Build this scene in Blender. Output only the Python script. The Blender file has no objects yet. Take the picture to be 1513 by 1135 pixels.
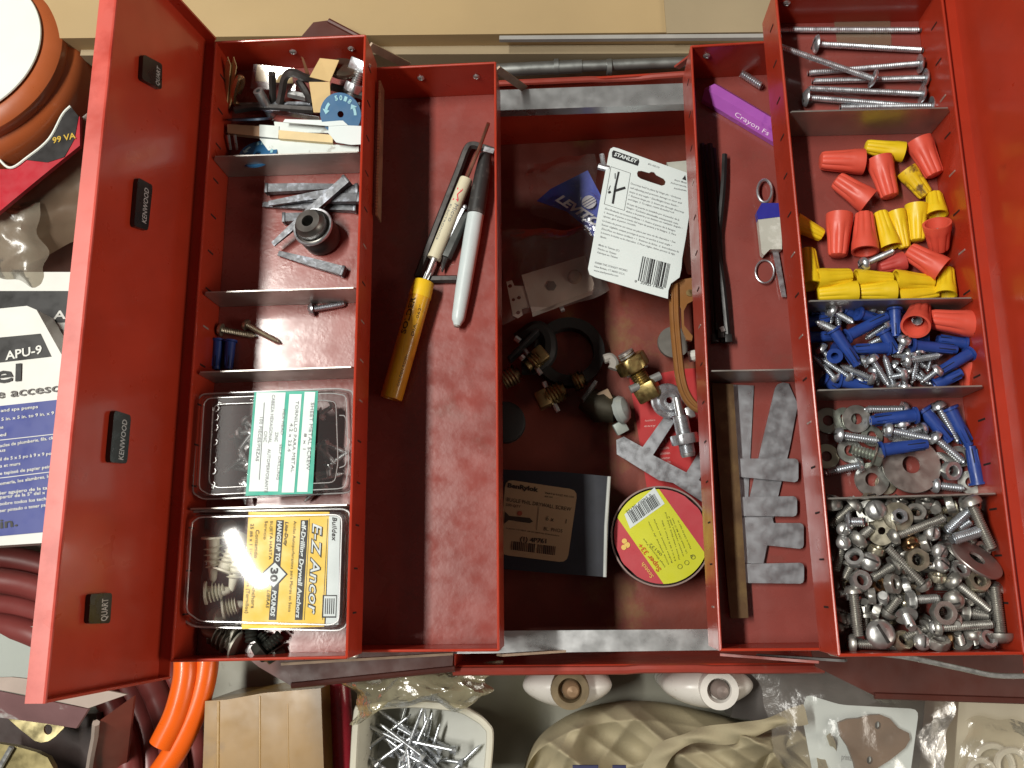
import bpy, bmesh, math, random
from mathutils import Vector, Matrix, Euler
random.seed(7)
SC = bpy.context.scene
C = SC.collection
R_ = math.radians

# ------------------------------------------------------------------ camera
FPX, PW, PH = 1272.45, 1513.0, 1135.0
CZ = 0.76
CR = (Matrix.Rotation(-0.0126, 3, 'Z') @ Matrix.Rotation(0.0617, 3, 'Y') @ Matrix.Rotation(0.2185, 3, 'X'))
cam_d = bpy.data.cameras.new('camera')
cam_d.sensor_fit = 'HORIZONTAL'
cam_d.sensor_width = 36.0
cam_d.lens = 36.0 * FPX / PW
cam_d.clip_start = 0.01
cam_d.clip_end = 50
cam = bpy.data.objects.new('camera', cam_d)
cam.matrix_world = Matrix.Translation((0, 0, CZ)) @ CR.to_4x4()
C.objects.link(cam)
SC.camera = cam

# ------------------------------------------------------------------ light
world = bpy.data.worlds.new('World')
SC.world = world
world.use_nodes = True
bg = world.node_tree.nodes['Background']
bg.inputs['Color'].default_value = (1.0, 0.90, 0.78, 1)
bg.inputs['Strength'].default_value = 0.072

def area(name, loc, aim, sx, sy, power, col, spin=0):
    d = bpy.data.lights.new(name, 'AREA')
    d.shape = 'RECTANGLE'; d.size = sx; d.size_y = sy; d.energy = power; d.color = col
    o = bpy.data.objects.new(name, d)
    C.objects.link(o)
    o.location = loc
    q = (Vector(aim) - Vector(loc)).to_track_quat('-Z', 'Y')
    o.rotation_euler = (q.to_matrix() @ Matrix.Rotation(spin, 3, 'Z')).to_euler()
    return o
LAMP = area('ceiling_tube_lamp', (-0.78, 0.24, 1.74), (-0.78, 0.24, 0), 0.12, 1.0, 42, (1.0, 0.975, 0.90))
FILL = area('right_fill_light', (1.8, -0.30, 0.92), (0.0, 0.15, 0.2), 0.9, 0.7, 20, (1.0, 0.92, 0.80))  # soft fill added low on the right to brighten faces turned that way
SC.view_settings.view_transform = 'Standard'
SC.view_settings.look = 'None'
SC.view_settings.exposure = 0.0
SC.view_settings.gamma = 1.0
SC.render.film_transparent = False
try:
    SC.cycles.use_denoising = True
    SC.cycles.max_bounces = 8
    SC.cycles.transparent_max_bounces = 16
    SC.cycles.caustics_reflective = False
    SC.cycles.caustics_refractive = False
    SC.cycles.sample_clamp_indirect = 4.0
except Exception:
    pass

# ------------------------------------------------------------------ pixel -> place
CAM = Vector((0, 0, CZ))
def ray(u, v):
    return (CR @ Vector(((u - 756.5) / FPX, -(v - 567.5) / FPX, -1.0))).normalized()
def pix(u, v, z):
    d = ray(u, v)
    return CAM + d * ((z - CZ) / d.z)
def pixp(u, v, p, n):
    d = ray(u, v)
    return CAM + d * ((Vector(p) - CAM).dot(n) / d.dot(n))
def mpp(z):
    return (CZ - z) / FPX
def zoomer(x0, y0, s):
    return lambda x, y: (x0 + x / s, y0 + y / s)

# ------------------------------------------------------------------ materials
MATS = {}
def mat(name, col, rough=0.5, metal=0.0, var=0.12, vscale=40.0, rvar=0.1, bump=0.0, bscale=200.0, coat=0.0,
        spots=None, spot_amt=0.5, spot_scale=30.0, trans=0.0, sub=0.0, emit=0.0):
    if name in MATS:
        return MATS[name]
    m = bpy.data.materials.new(name)
    m.use_nodes = True
    nt = m.node_tree; N = nt.nodes; Lk = nt.links
    b = N['Principled BSDF']
    tc = N.new('ShaderNodeTexCoord')
    ns = N.new('ShaderNodeTexNoise'); ns.inputs['Scale'].default_value = vscale; ns.inputs['Detail'].default_value = 6
    Lk.new(tc.outputs['Object'], ns.inputs['Vector'])
    mr = N.new('ShaderNodeMapRange')
    mr.inputs['From Min'].default_value = 0.3; mr.inputs['From Max'].default_value = 0.7
    mr.inputs['To Min'].default_value = 1 - var; mr.inputs['To Max'].default_value = 1 + var
    Lk.new(ns.outputs['Fac'], mr.inputs['Value'])
    mx = N.new('ShaderNodeVectorMath'); mx.operation = 'SCALE'
    mx.inputs[0].default_value = col[:3]
    Lk.new(mr.outputs['Result'], mx.inputs['Scale'])
    out = mx.outputs['Vector']
    if spots is not None:
        n2 = N.new('ShaderNodeTexNoise'); n2.inputs['Scale'].default_value = spot_scale; n2.inputs['Detail'].default_value = 8
        n2.inputs['Roughness'].default_value = 0.65
        Lk.new(tc.outputs['Object'], n2.inputs['Vector'])
        r2 = N.new('ShaderNodeMapRange'); r2.inputs['From Min'].default_value = 1 - spot_amt - 0.06; r2.inputs['From Max'].default_value = 1 - spot_amt + 0.06
        Lk.new(n2.outputs['Fac'], r2.inputs['Value'])
        mm = N.new('ShaderNodeMix'); mm.data_type = 'RGBA'
        Lk.new(r2.outputs['Result'], mm.inputs['Factor'])
        Lk.new(out, mm.inputs[6]); mm.inputs[7].default_value = (*spots[:3], 1)
        out = mm.outputs[2]
    Lk.new(out, b.inputs['Base Color'])
    rr = N.new('ShaderNodeMapRange')
    rr.inputs['From Min'].default_value = 0.3; rr.inputs['From Max'].default_value = 0.7
    rr.inputs['To Min'].default_value = max(0.03, rough - rvar); rr.inputs['To Max'].default_value = min(1, rough + rvar)
    n3 = N.new('ShaderNodeTexNoise'); n3.inputs['Scale'].default_value = vscale * 2.3; n3.inputs['Detail'].default_value = 5
    Lk.new(tc.outputs['Object'], n3.inputs['Vector'])
    Lk.new(n3.outputs['Fac'], rr.inputs['Value'])
    Lk.new(rr.outputs['Result'], b.inputs['Roughness'])
    b.inputs['Metallic'].default_value = metal
    if coat: b.inputs['Coat Weight'].default_value = coat; b.inputs['Coat Roughness'].default_value = 0.12
    if trans: b.inputs['Transmission Weight'].default_value = trans
    if sub:
        b.inputs['Subsurface Weight'].default_value = sub; b.inputs['Subsurface Radius'].default_value = (0.004, 0.003, 0.002)
    if bump:
        n4 = N.new('ShaderNodeTexNoise'); n4.inputs['Scale'].default_value = bscale; n4.inputs['Detail'].default_value = 6
        Lk.new(tc.outputs['Object'], n4.inputs['Vector'])
        bp = N.new('ShaderNodeBump'); bp.inputs['Strength'].default_value = bump; bp.inputs['Distance'].default_value = 0.001
        Lk.new(n4.outputs['Fac'], bp.inputs['Height'])
        Lk.new(bp.outputs['Normal'], b.inputs['Normal'])
    MATS[name] = m
    return m

def film(name, tint=(1, 1, 1), gloss=0.10, rough=0.12, haze=0.06, hazecol=(0.8, 0.8, 0.8), bump=0.0, bscale=60):
    if name in MATS:
        return MATS[name]
    m = bpy.data.materials.new(name); m.use_nodes = True
    nt = m.node_tree; N = nt.nodes; Lk = nt.links
    N.remove(N['Principled BSDF'])
    t = N.new('ShaderNodeBsdfTransparent'); t.inputs['Color'].default_value = (*tint, 1)
    d = N.new('ShaderNodeBsdfDiffuse'); d.inputs['Color'].default_value = (*hazecol, 1)
    g = N.new('ShaderNodeBsdfGlossy'); g.inputs['Roughness'].default_value = rough
    m1 = N.new('ShaderNodeMixShader'); m1.inputs['Fac'].default_value = haze
    Lk.new(t.outputs[0], m1.inputs[1]); Lk.new(d.outputs[0], m1.inputs[2])
    fr = N.new('ShaderNodeLayerWeight'); fr.inputs['Blend'].default_value = 0.25
    ma = N.new('ShaderNodeMath'); ma.operation = 'MULTIPLY_ADD'; ma.inputs[1].default_value = 0.6; ma.inputs[2].default_value = gloss
    Lk.new(fr.outputs['Fresnel'], ma.inputs[0])
    m2 = N.new('ShaderNodeMixShader')
    Lk.new(ma.outputs[0], m2.inputs['Fac']); Lk.new(m1.outputs[0], m2.inputs[1]); Lk.new(g.outputs[0], m2.inputs[2])
    if bump:
        tc = N.new('ShaderNodeTexCoord')
        n4 = N.new('ShaderNodeTexNoise'); n4.inputs['Scale'].default_value = bscale; n4.inputs['Detail'].default_value = 5
        Lk.new(tc.outputs['Object'], n4.inputs['Vector'])
        bp = N.new('ShaderNodeBump'); bp.inputs['Strength'].default_value = bump; bp.inputs['Distance'].default_value = 0.004
        Lk.new(n4.outputs['Fac'], bp.inputs['Height'])
        for s in (g, d, fr):
            Lk.new(bp.outputs['Normal'], s.inputs['Normal'])
    Lk.new(m2.outputs[0], N['Material Output'].inputs['Surface'])
    MATS[name] = m
    return m

RED = mat('red_paint', (0.40, 0.034, 0.0135), 0.34, var=0.10, vscale=25, rvar=0.08, bump=0.04, bscale=900, coat=0.25, spots=(0.30, 0.026, 0.012), spot_amt=0.30, spot_scale=45)
REDF = mat('red_paint_worn_floor', (0.25, 0.060, 0.050), 0.29, var=0.12, vscale=30, rvar=0.12, bump=0.10, bscale=300, coat=0.3, spots=(0.205, 0.066, 0.053), spot_amt=0.36, spot_scale=18)
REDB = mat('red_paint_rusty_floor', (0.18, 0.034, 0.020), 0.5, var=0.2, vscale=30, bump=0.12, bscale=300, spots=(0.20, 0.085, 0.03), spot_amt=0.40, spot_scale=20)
REDS = mat('red_paint_shaded', (0.085, 0.022, 0.015), 0.5, var=0.15, vscale=30, bump=0.05)  # dark brown red: shade below the trays put into the colour
REDD = mat('red_paint_dusty', (0.30, 0.045, 0.03), 0.45, var=0.15, vscale=30, bump=0.05, spots=(0.33, 0.12, 0.09), spot_amt=0.36, spot_scale=40)
REDP = mat('red_paint_dusty_sheen', (0.50, 0.075, 0.055), 0.36, var=0.12, vscale=18, rvar=0.1, coat=0.2, spots=(0.40, 0.04, 0.025), spot_amt=0.42, spot_scale=20)  # paler pink: dust plus painted sheen on the upturned lid edge
BLACKGAP = mat('dark_slot', (0.012, 0.006, 0.005), 0.8)
CHIP = mat('bare_metal_chip', (0.55, 0.5, 0.46), 0.4, 0.6)
GALV = mat('galvanised_steel', (0.43, 0.45, 0.48), 0.40, 0.8, var=0.04, vscale=60, rvar=0.14, bump=0.03, spots=(0.39, 0.41, 0.44), spot_amt=0.38, spot_scale=28)
GALVD = mat('dull_divider_steel', (0.42, 0.40, 0.37), 0.40, 0.75, var=0.12, vscale=30, rvar=0.1, bump=0.02)
ZINC = mat('zinc_plate', (0.56, 0.57, 0.57), 0.36, 0.85, var=0.12, vscale=120, rvar=0.10)
ZINCB = mat('bright_zinc', (0.64, 0.67, 0.71), 0.32, 0.85, var=0.10, vscale=120)
STEELY = mat('yellowed_steel', (0.48, 0.44, 0.34), 0.38, 0.85, var=0.15, vscale=120)
COPPERY = mat('brown_steel', (0.38, 0.24, 0.13), 0.35, 1.0, var=0.2, vscale=120)
BRASS = mat('brass', (0.44, 0.34, 0.14), 0.38, 1.0, var=0.15, vscale=120, spots=(0.30, 0.2, 0.08), spot_amt=0.36, spot_scale=130)
DARKST = mat('dark_oxide_steel', (0.085, 0.08, 0.078), 0.42, 0.7, var=0.2, vscale=120)
GREYST = mat('grey_cut_nail_steel', (0.12, 0.125, 0.135), 0.48, 0.75, var=0.25, vscale=150, bump=0.15, bscale=400, spots=(0.25, 0.27, 0.31), spot_amt=0.42, spot_scale=160)
BLACKP = mat('black_plastic', (0.014, 0.014, 0.014), 0.38)
BLACKR = mat('black_rubber', (0.010, 0.009, 0.008), 0.65)
WNR = mat('red_wire_nut_plastic', (0.68, 0.092, 0.056), 0.45, var=0.08, vscale=60, sub=0.0)
WNY = mat('yellow_wire_nut_plastic', (0.80, 0.56, 0.015), 0.42, var=0.07, vscale=60)
WNYD = mat('dirty_yellow_plastic', (0.78, 0.53, 0.015), 0.45, var=0.08, vscale=60, spots=(0.16, 0.08, 0.02), spot_amt=0.42, spot_scale=120)
BLUEP = mat('blue_anchor_plastic', (0.020, 0.055, 0.26), 0.38, var=0.12, vscale=100)
WHITEP = mat('white_plastic', (0.72, 0.72, 0.66), 0.4, var=0.04)
CLEARE = film('clear_plastic_edge_glint', (0.95, 0.95, 0.95), 0.16, 0.2, 0.34, (0.8, 0.8, 0.8))  # whitish haze paints bright highlights along the clear plastic edges
WHITEC = mat('white_card', (0.66, 0.73, 0.73), 0.55, var=0.03, vscale=25)
CARDT = mat('tan_cardboard', (0.52, 0.37, 0.19), 0.75, var=0.08, vscale=30, bump=0.05, bscale=400)
INK = mat('black_ink', (0.012, 0.012, 0.014), 0.6)
INKG = mat('grey_ink', (0.22, 0.23, 0.24), 0.6)
CLEAR = film('clear_plastic', (0.97, 0.97, 0.97), 0.05, 0.10, 0.025, (0.8, 0.8, 0.82))
CLEARB = film('clear_bag', (0.95, 0.94, 0.92), 0.05, 0.16, 0.07, (0.75, 0.73, 0.7), bump=0.5, bscale=70)

# ------------------------------------------------------------------ mesh builder
WL = {}
def base_props(o, label, cat, group=None, kind=None):
    if label: o['label'] = label
    if cat: o['category'] = cat
    if group: o['group'] = group
    if kind: o['kind'] = kind
def thing(name, label, cat, loc=(0, 0, 0), group=None):
    o = bpy.data.objects.new(name, None)
    o.empty_display_size = 0.01
    C.objects.link(o)
    o.location = loc
    WL[o.name] = Vector(loc)
    base_props(o, label, cat, group)
    return o
def ortho(d):
    d = Vector(d).normalized()
    a = Vector((0, 0, 1)) if abs(d.z) < 0.9 else Vector((1, 0, 0))
    x = a.cross(d).normalized()
    return x, d.cross(x).normalized(), d
class MB:
    def __init__(s):
        s.v = []; s.f = []; s.m = []; s.cm = 0
    def mat(s, i):
        s.cm = i; return s
    def add(s, vs, fs, M=None):
        o = len(s.v)
        for p in vs:
            p = Vector(p)
            s.v.append(M @ p if M is not None else p)
        for f in fs:
            s.f.append(tuple(o + i for i in f)); s.m.append(s.cm)
        return s
    def box(s, c, d, M=None, bev=0.0):
        if bev > 0:
            bm = bmesh.new()
            bmesh.ops.create_cube(bm, size=1)
            for v in bm.verts:
                v.co = Vector((v.co.x * d[0] + c[0], v.co.y * d[1] + c[1], v.co.z * d[2] + c[2]))
            bmesh.ops.bevel(bm, geom=bm.edges[:], offset=bev, segments=2, profile=0.5, affect='EDGES')
            bm.verts.index_update()
            s.add([v.co.copy() for v in bm.verts], [[v.index for v in f.verts] for f in bm.faces], M)
            bm.free()
            return s
        x, y, z = d[0] / 2, d[1] / 2, d[2] / 2
        vs = [(c[0] + a * x, c[1] + b * y, c[2] + e * z) for a in (-1, 1) for b in (-1, 1) for e in (-1, 1)]
        return s.add(vs, [(0, 1, 3, 2), (4, 6, 7, 5), (0, 4, 5, 1), (2, 3, 7, 6), (0, 2, 6, 4), (1, 5, 7, 3)], M)
    def bar(s, a, b, w, h, up=(0, 0, 1), bev=0.0):
        a = Vector(a); b = Vector(b); d = (b - a); L = d.length; d = d.normalized()
        y = Vector(up).cross(d).normalized(); z = d.cross(y)
        M = Matrix.Translation((a + b) / 2) @ Matrix((d, y, z)).transposed().to_4x4()
        return s.box((0, 0, 0), (L, w, h), M, bev)
    def lathe(s, prof, n=16, M=None, cap=True, closed=False, sx=1.0, sy=1.0):
        # profile (x, r) turned round the X axis
        vs = []; fs = []; k = len(prof)
        for x, r in prof:
            for i in range(n):
                a = 2 * math.pi * i / n
                vs.append((x, r * math.cos(a) * sx, r * math.sin(a) * sy))
        for j in range(k if closed else k - 1):
            j2 = (j + 1) % k
            for i in range(n):
                i2 = (i + 1) % n
                fs.append((j * n + i, j * n + i2, j2 * n + i2, j2 * n + i))
        if cap and not closed:
            fs.append(tuple(range(n - 1, -1, -1)))
            fs.append(tuple((k - 1) * n + i for i in range(n)))
        return s.add(vs, fs, M)
    def thread(s, x0, x1, r, pitch, depth, n=10, tip=0.0, M=None):
        # a helical ridge; the last `tip` metres taper to a point
        cnt = max(2, int((x1 - x0) / pitch) * 2)
        vs = []; fs = []
        for j in range(cnt + 1):
            for i in range(n + 1):
                a = 2 * math.pi * i / n
                x = x0 + (j + 2.0 * i / n) * pitch / 2 - pitch
                x = min(max(x, x0), x1)
                rr = r if j % 2 else r - depth
                if tip > 0 and x > x1 - tip:
                    rr *= max(0.06, (x1 - x) / tip)
                vs.append((x, rr * math.cos(a), rr * math.sin(a)))
        for j in range(cnt):
            for i in range(n):
                p = j * (n + 1) + i
                fs.append((p, p + 1, p + n + 2, p + n + 1))
        o = len(vs)
        rr = (r - depth) * (0.06 if tip > 0 else 0.95)
        for i in range(n):
            a = 2 * math.pi * i / n
            vs.append((x1 + 0.0002, rr * math.cos(a), rr * math.sin(a)))
        fs.append(tuple(o + i for i in range(n)))
        return s.add(vs, fs, M)
    def tube(s, path, r, n=10, cap=True, flat=1.0, radii=None):
        path = [Vector(p) for p in path]; k = len(path)
        t0 = (path[1] - path[0]).normalized()
        x, y, _ = ortho(t0)
        vs = []; fs = []
        pt = t0
        for j, p in enumerate(path):
            if j == 0: t = t0
            elif j == k - 1: t = (path[-1] - path[-2]).normalized()
            else: t = ((path[j + 1] - p).normalized() + (p - path[j - 1]).normalized()).normalized()
            q = pt.rotation_difference(t)
            x = q @ x; y = q @ y; pt = t
            rr = radii[j] if radii else r
            for i in range(n):
                a = 2 * math.pi * i / n
                vs.append(p + x * rr * math.cos(a) + y * rr * math.sin(a) * flat)
        for j in range(k - 1):
            for i in range(n):
                i2 = (i + 1) % n
                fs.append((j * n + i, j * n + i2, (j + 1) * n + i2, (j + 1) * n + i))
        if cap:
            fs.append(tuple(range(n - 1, -1, -1))); fs.append(tuple((k - 1) * n + i for i in range(n)))
        return s.add(vs, fs)
    def prism(s, pts, dz):
        # pts: world points of the upper face (counter-clockwise or not), sunk by the vector dz
        k = len(pts); dz = Vector(dz) if not isinstance(dz, (int, float)) else Vector((0, 0, -dz))
        vs = [Vector(p) for p in pts] + [Vector(p) + dz for p in pts]
        fs = [tuple(range(k)), tuple(range(2 * k - 1, k - 1, -1))]
        for i in range(k):
            j = (i + 1) % k
            fs.append((i, i + k, j + k, j))
        return s.add(vs, fs)
    def grid(s, fn, nu, nv, thick=0.0):
        vs = [fn(i / nu, j / nv) for j in range(nv + 1) for i in range(nu + 1)]
        fs = [(j * (nu + 1) + i, j * (nu + 1) + i + 1, (j + 1) * (nu + 1) + i + 1, (j + 1) * (nu + 1) + i) for j in range(nv) for i in range(nu)]
        return s.add(vs, fs)
    def outline(s, loops, depth, M):
        # flat plate from 2D loops (the first is the edge, the others holes), top at local z=0, sunk by depth
        cu = bpy.data.curves.new('o', 'CURVE'); cu.dimensions = '2D'; cu.fill_mode = 'BOTH'
        cu.extrude = depth / 2
        for lp in loops:
            sp = cu.splines.new('POLY'); sp.points.add(len(lp) - 1)
            for p, q in zip(sp.points, lp): p.co = (q[0], q[1], 0, 1)
            sp.use_cyclic_u = True
        ob = bpy.data.objects.new('o', cu)
        me = bpy.data.meshes.new_from_object(ob)
        T = M @ Matrix.Translation((0, 0, -depth / 2))
        s.add([v.co.copy() for v in me.vertices], [tuple(p.vertices) for p in me.polygons], T)
        bpy.data.objects.remove(ob); bpy.data.curves.remove(cu); bpy.data.meshes.remove(me)
        return s
    def text(s, body, a, b, h, n, bold=0.0, shear=0.0, wrap=None):
        # letters on the line a->b (world points), cap height h metres, on a plane of normal n
        cu = bpy.data.curves.new('t', 'FONT'); cu.body = body; cu.size = 1.0; cu.offset = bold; cu.shear = shear
        cu.resolution_u = 2
        ob = bpy.data.objects.new('t', cu)
        me = bpy.data.meshes.new_from_object(ob)
        if len(me.vertices):
            xs = [v.co.x for v in me.vertices]
            x0, x1 = min(xs), max(xs)
            a = Vector(a); b = Vector(b); n = Vector(n).normalized()
            X = (b - a); W = X.length; X = X.normalized(); n = (n - X * n.dot(X)).normalized(); Y = n.cross(X)
            kx = W / max(1e-6, x1 - x0); ky = h / 0.70
            vs = []
            for v in me.vertices:
                x = (v.co.x - x0) * kx; y = v.co.y * ky
                if wrap:
                    th = (y + wrap[1]) / wrap[0]
                    vs.append(a + X * x + Y * (wrap[0] * math.sin(th)) + n * (wrap[0] * (math.cos(th) - 1)))
                else:
                    vs.append(a + X * x + Y * y)
            s.add(vs, [tuple(p.vertices) for p in me.polygons])
        bpy.data.objects.remove(ob); bpy.data.curves.remove(cu); bpy.data.meshes.remove(me)
        return s
    def mesh(s, name, mats, angle=35, off=Vector((0, 0, 0))):
        me = bpy.data.meshes.new(name)
        me.from_pydata([tuple(v - off) for v in s.v], [], s.f)
        if not isinstance(mats, (list, tuple)): mats = [mats]
        for m in mats: me.materials.append(m)
        me.polygons.foreach_set('material_index', s.m)
        me.polygons.foreach_set('use_smooth', [True] * len(me.polygons))
        me.update()
        me.set_sharp_from_angle(angle=R_(angle))
        return me
    def build(s, name, mats, parent=None, label=None, cat=None, group=None, kind=None, angle=35):
        if parent is not None:
            off = WL[parent.name]
        else:
            k = len(s.v)
            off = Vector((sum(v.x for v in s.v) / k, sum(v.y for v in s.v) / k, min(v.z for v in s.v)))
        me = s.mesh(name, mats, angle, off)
        o = bpy.data.objects.new(name, me)
        C.objects.link(o)
        if parent is not None:
            o.parent = parent; WL[o.name] = off
        else:
            o.location = off; WL[o.name] = off
        base_props(o, label, cat, group, kind)
        return o
def axisM(a, b, roll=0.0):
    # matrix whose X axis runs from a to b
    a = Vector(a); d = (Vector(b) - a).normalized()
    up = Vector((0, 0, 1)) if abs(d.z) < 0.95 else Vector((0, 1, 0))
    y = up.cross(d).normalized(); z = d.cross(y)
    return Matrix.Translation(a) @ Matrix((d, y, z)).transposed().to_4x4() @ Matrix.Rotation(roll, 4, 'X')
def rrect(w, h, r, n=4):
    pts = []
    for cx, cy, a0 in ((w / 2 - r, h / 2 - r, 0), (-w / 2 + r, h / 2 - r, 90), (-w / 2 + r, -h / 2 + r, 180), (w / 2 - r, -h / 2 + r, 270)):
        for i in range(n + 1):
            a = R_(a0 + 90 * i / n); pts.append((cx + r * math.cos(a), cy + r * math.sin(a)))
    return pts
def circ(cx, cy, r, n=20, ry=None):
    return [(cx + r * math.cos(2 * math.pi * i / n), cy + (ry or r) * math.sin(2 * math.pi * i / n)) for i in range(n)]
def pxpoly(mb, pts, z, th):
    return mb.prism([pix(u, v, z) for u, v in pts], th)
def ptext(mb, body, a, b, hpx, z, bold=0.0, shear=0.0):
    return mb.text(body, pix(a[0], a[1], z), pix(b[0], b[1], z), hpx * mpp(z), (0, 0, 1), bold, shear)
def smoothpath(pts, n=6):
    # Catmull-Rom through points
    P = [Vector(p) for p in pts]; P = [P[0] * 2 - P[1]] + P + [P[-1] * 2 - P[-2]]
    out = []
    for i in range(1, len(P) - 2):
        for k in range(n):
            t = k / n
            a, b, c, d = P[i - 1], P[i], P[i + 1], P[i + 2]
            out.append(0.5 * ((2 * b) + (c - a) * t + (2 * a - 5 * b + 4 * c - d) * t * t + (3 * b - a - 3 * c + d) * t ** 3))
    out.append(P[-2])
    return out
# ------------------------------------------------------------------ the bench
GREEN = mat('bench_top', (0.24, 0.235, 0.19), 0.55, var=0.12, vscale=14, bump=0.08, spots=(0.10, 0.085, 0.06), spot_amt=0.30, spot_scale=60)
b = MB(); b.box((0, 0.1, -0.02), (2.4, 2.0, 0.04))
b.build('ground', GREEN, kind='structure')

# ------------------------------------------------------------------ the toolbox
ZUL, FUL = 0.237, 0.203
ZLL, FLL = 0.198, 0.157
ZLR, FLR = 0.203, 0.162
ZUR, FUR = 0.261, 0.227
ZB, FB = 0.115, 0.012
UP = Vector((0, 0, 1))
toolbox = thing('toolbox', 'open red metal cantilever toolbox with trays spread out and both lid halves raised', 'toolbox', (0.03, 0.16, 0.0))
def inset(c, t):
    k = len(c); cen = sum(c, Vector()) / k; out = []
    for i in range(k):
        p, q, r = c[i - 1], c[i], c[(i + 1) % k]
        d1 = (q - p).normalized(); d2 = (r - q).normalized()
        n1 = Vector((-d1.y, d1.x, 0)); n2 = Vector((-d2.y, d2.x, 0))
        if n1.dot(cen - q) < 0: n1 = -n1
        if n2.dot(cen - q) < 0: n2 = -n2
        out.append(q + (n1 + n2) * t / (1 + n1.dot(n2)))
    return out
def tray(name, c, zr, zf, mfloor, t=0.0013, part_label=None):
    c = [Vector((p.x, p.y, 0)) for p in c]; i = inset(c, t)
    V = lambda L, z: [Vector((p.x, p.y, z)) for p in L]
    vs = V(c, zf - 0.0012) + V(c, zr) + V(i, zr) + V(i, zf)
    fs = [(3, 2, 1, 0)]
    for k in range(4):
        j = (k + 1) % 4
        fs += [(k, j, 4 + j, 4 + k), (4 + k, 4 + j, 8 + j, 8 + k), (8 + k, 8 + j, 12 + j, 12 + k)]
    fs.append((12, 13, 14, 15))
    m = MB(); m.add(vs, fs)
    mid = inset(c, t / 2)
    for k in range(4):
        j = (k + 1) % 4
        a, bb = mid[k].copy(), mid[j].copy(); a.z = bb.z = zr
        m.tube([a, bb], t * 0.72, 8)
    o = m.build(name, RED, toolbox, label=part_label)
    fl = inset(c, t + 0.0002)
    f = MB(); f.prism([Vector((p.x, p.y, zf + 0.0005)) for p in fl], 0.0003)
    f.build('tray_floor', mfloor, o)
    return o, c, i
UL, ulc, uli = tray('upper_tray', [pix(318, 62, ZUL), pix(541, 52, ZUL), pix(514, 973, ZUL), pix(252, 978, ZUL)], ZUL, FUL, REDF, part_label='outer tray with five divided compartments of small hardware and blister packs')
LL, llc, lli = tray('lower_tray', [Vector((-0.165, pix(733, 92, ZLL).y, 0)), pix(733, 92, ZLL), pix(738, 962, ZLL), Vector((-0.165, pix(738, 962, ZLL).y, 0))], ZLL, FLL, REDF, part_label='undivided tray holding the marker and solder tube')
lrf = pix(1020, 68, ZLR); lrn = pix(1063, 962, ZLR)
LR, lrc, lri = tray('lower_tray', [lrf, Vector((0.175, lrf.y + 0.001, ZLR)), Vector((0.178, lrn.y, ZLR)), lrn], ZLR, FLR, REDF, part_label='tray holding the purple pencil and steel plates')
UR, urc, uri = tray('upper_tray', [pix(1144, -15, ZUR), pix(1391, -20, ZUR), pix(1515, 967, ZUR), pix(1238, 970, ZUR)], ZUR, FUR, REDF, part_label='outer tray with five divided compartments of bolts, wire nuts and wall plugs')
bc = [Vector((-0.083, pix(837, 119, ZB).y, 0)), Vector((0.178, pix(837, 119, ZB).y + 0.004, 0)), Vector((0.178, pix(837, 986, ZB).y, 0)), Vector((-0.083, pix(837, 986, ZB).y, 0))]
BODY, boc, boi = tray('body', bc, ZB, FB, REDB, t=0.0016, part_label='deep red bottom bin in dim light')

def wall_slots(parent, p, q, zlo, zhi, ts, n, inner=False):
    # narrow vertical divider slots in a long wall
    p = Vector(p); q = Vector(q); d = (q - p).normalized()
    n = Vector(n)
    me = None
    for t in ts:
        c = p.lerp(q, t); c.z = zlo + (zhi - zlo) * random.choice((0.62, 0.62, 0.60))
        m = MB(); m.bar(c + Vector((0, 0, -0.0042)), c + Vector((0, 0, 0.0042)), 0.0011, 0.0005, up=n)
        m.build('slot', CHIP if random.random() < 0.14 else BLACKGAP, parent)
TS = [0.045 + 0.0638 * k for k in range(15)]
wall_slots(UL, ulc[1], ulc[2], FUL, ZUL, TS, (1, 0, 0))
wall_slots(UL, uli[0], uli[3], FUL, ZUL, TS, (1, 0, 0))
wall_slots(LR, lrc[0], lrc[3], FLR, ZLR, TS, (-1, 0, 0))
wall_slots(UR, urc[0], urc[3], FUR, ZUR, TS, (-1, 0, 0))
wall_slots(UR, uri[1], uri[2], FUR, ZUR, TS, (-1, 0, 0))

def rivet(parent, u, v, p, n, r=0.0026):
    n = Vector(n); c = pixp(u, v, p, n)
    m = MB(); m.lathe([(0, r), (0.0006, r), (0.0012, r * 0.8), (0.0015, r * 0.5), (0.0007, r * 0.42), (0.0006, 0.0001)], 14, axisM(c, c + n))
    m.build('rivet', ZINC, parent)
FARN = (0, -1, 0)
for (u, v) in ((433, 76), (519, 71)): rivet(UL, u, v, uli[0], FARN)
for (u, v) in ((622, 115), (704, 113)): rivet(LL, u, v, lli[0], FARN)
rivet(LR, 1044, 82, lri[0], FARN)
for (u, v) in ((1162, 4), (1255, 4)): rivet(UR, u, v, uri[0], FARN)
def nearrivet(parent, c, xs, z):
    for f in xs:
        q = c[3].lerp(c[2], f); q.z = z
        m = MB(); m.lathe([(0, 0.005), (0.0012, 0.005), (0.0022, 0.0035), (0.0026, 0.0002)], 14, axisM(q, q + Vector((0, -1, 0))))
        m.build('rivet', CHIP, parent)
nearrivet(UL, ulc, (0.62, 0.95), FUL + 0.006); nearrivet(LL, llc, (0.45, 0.85), FLL + 0.01)
nearrivet(LR, lrc, (0.3, 0.75), FLR + 0.006); nearrivet(UR, urc, (0.08, 0.52), FUR + 0.006)

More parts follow.
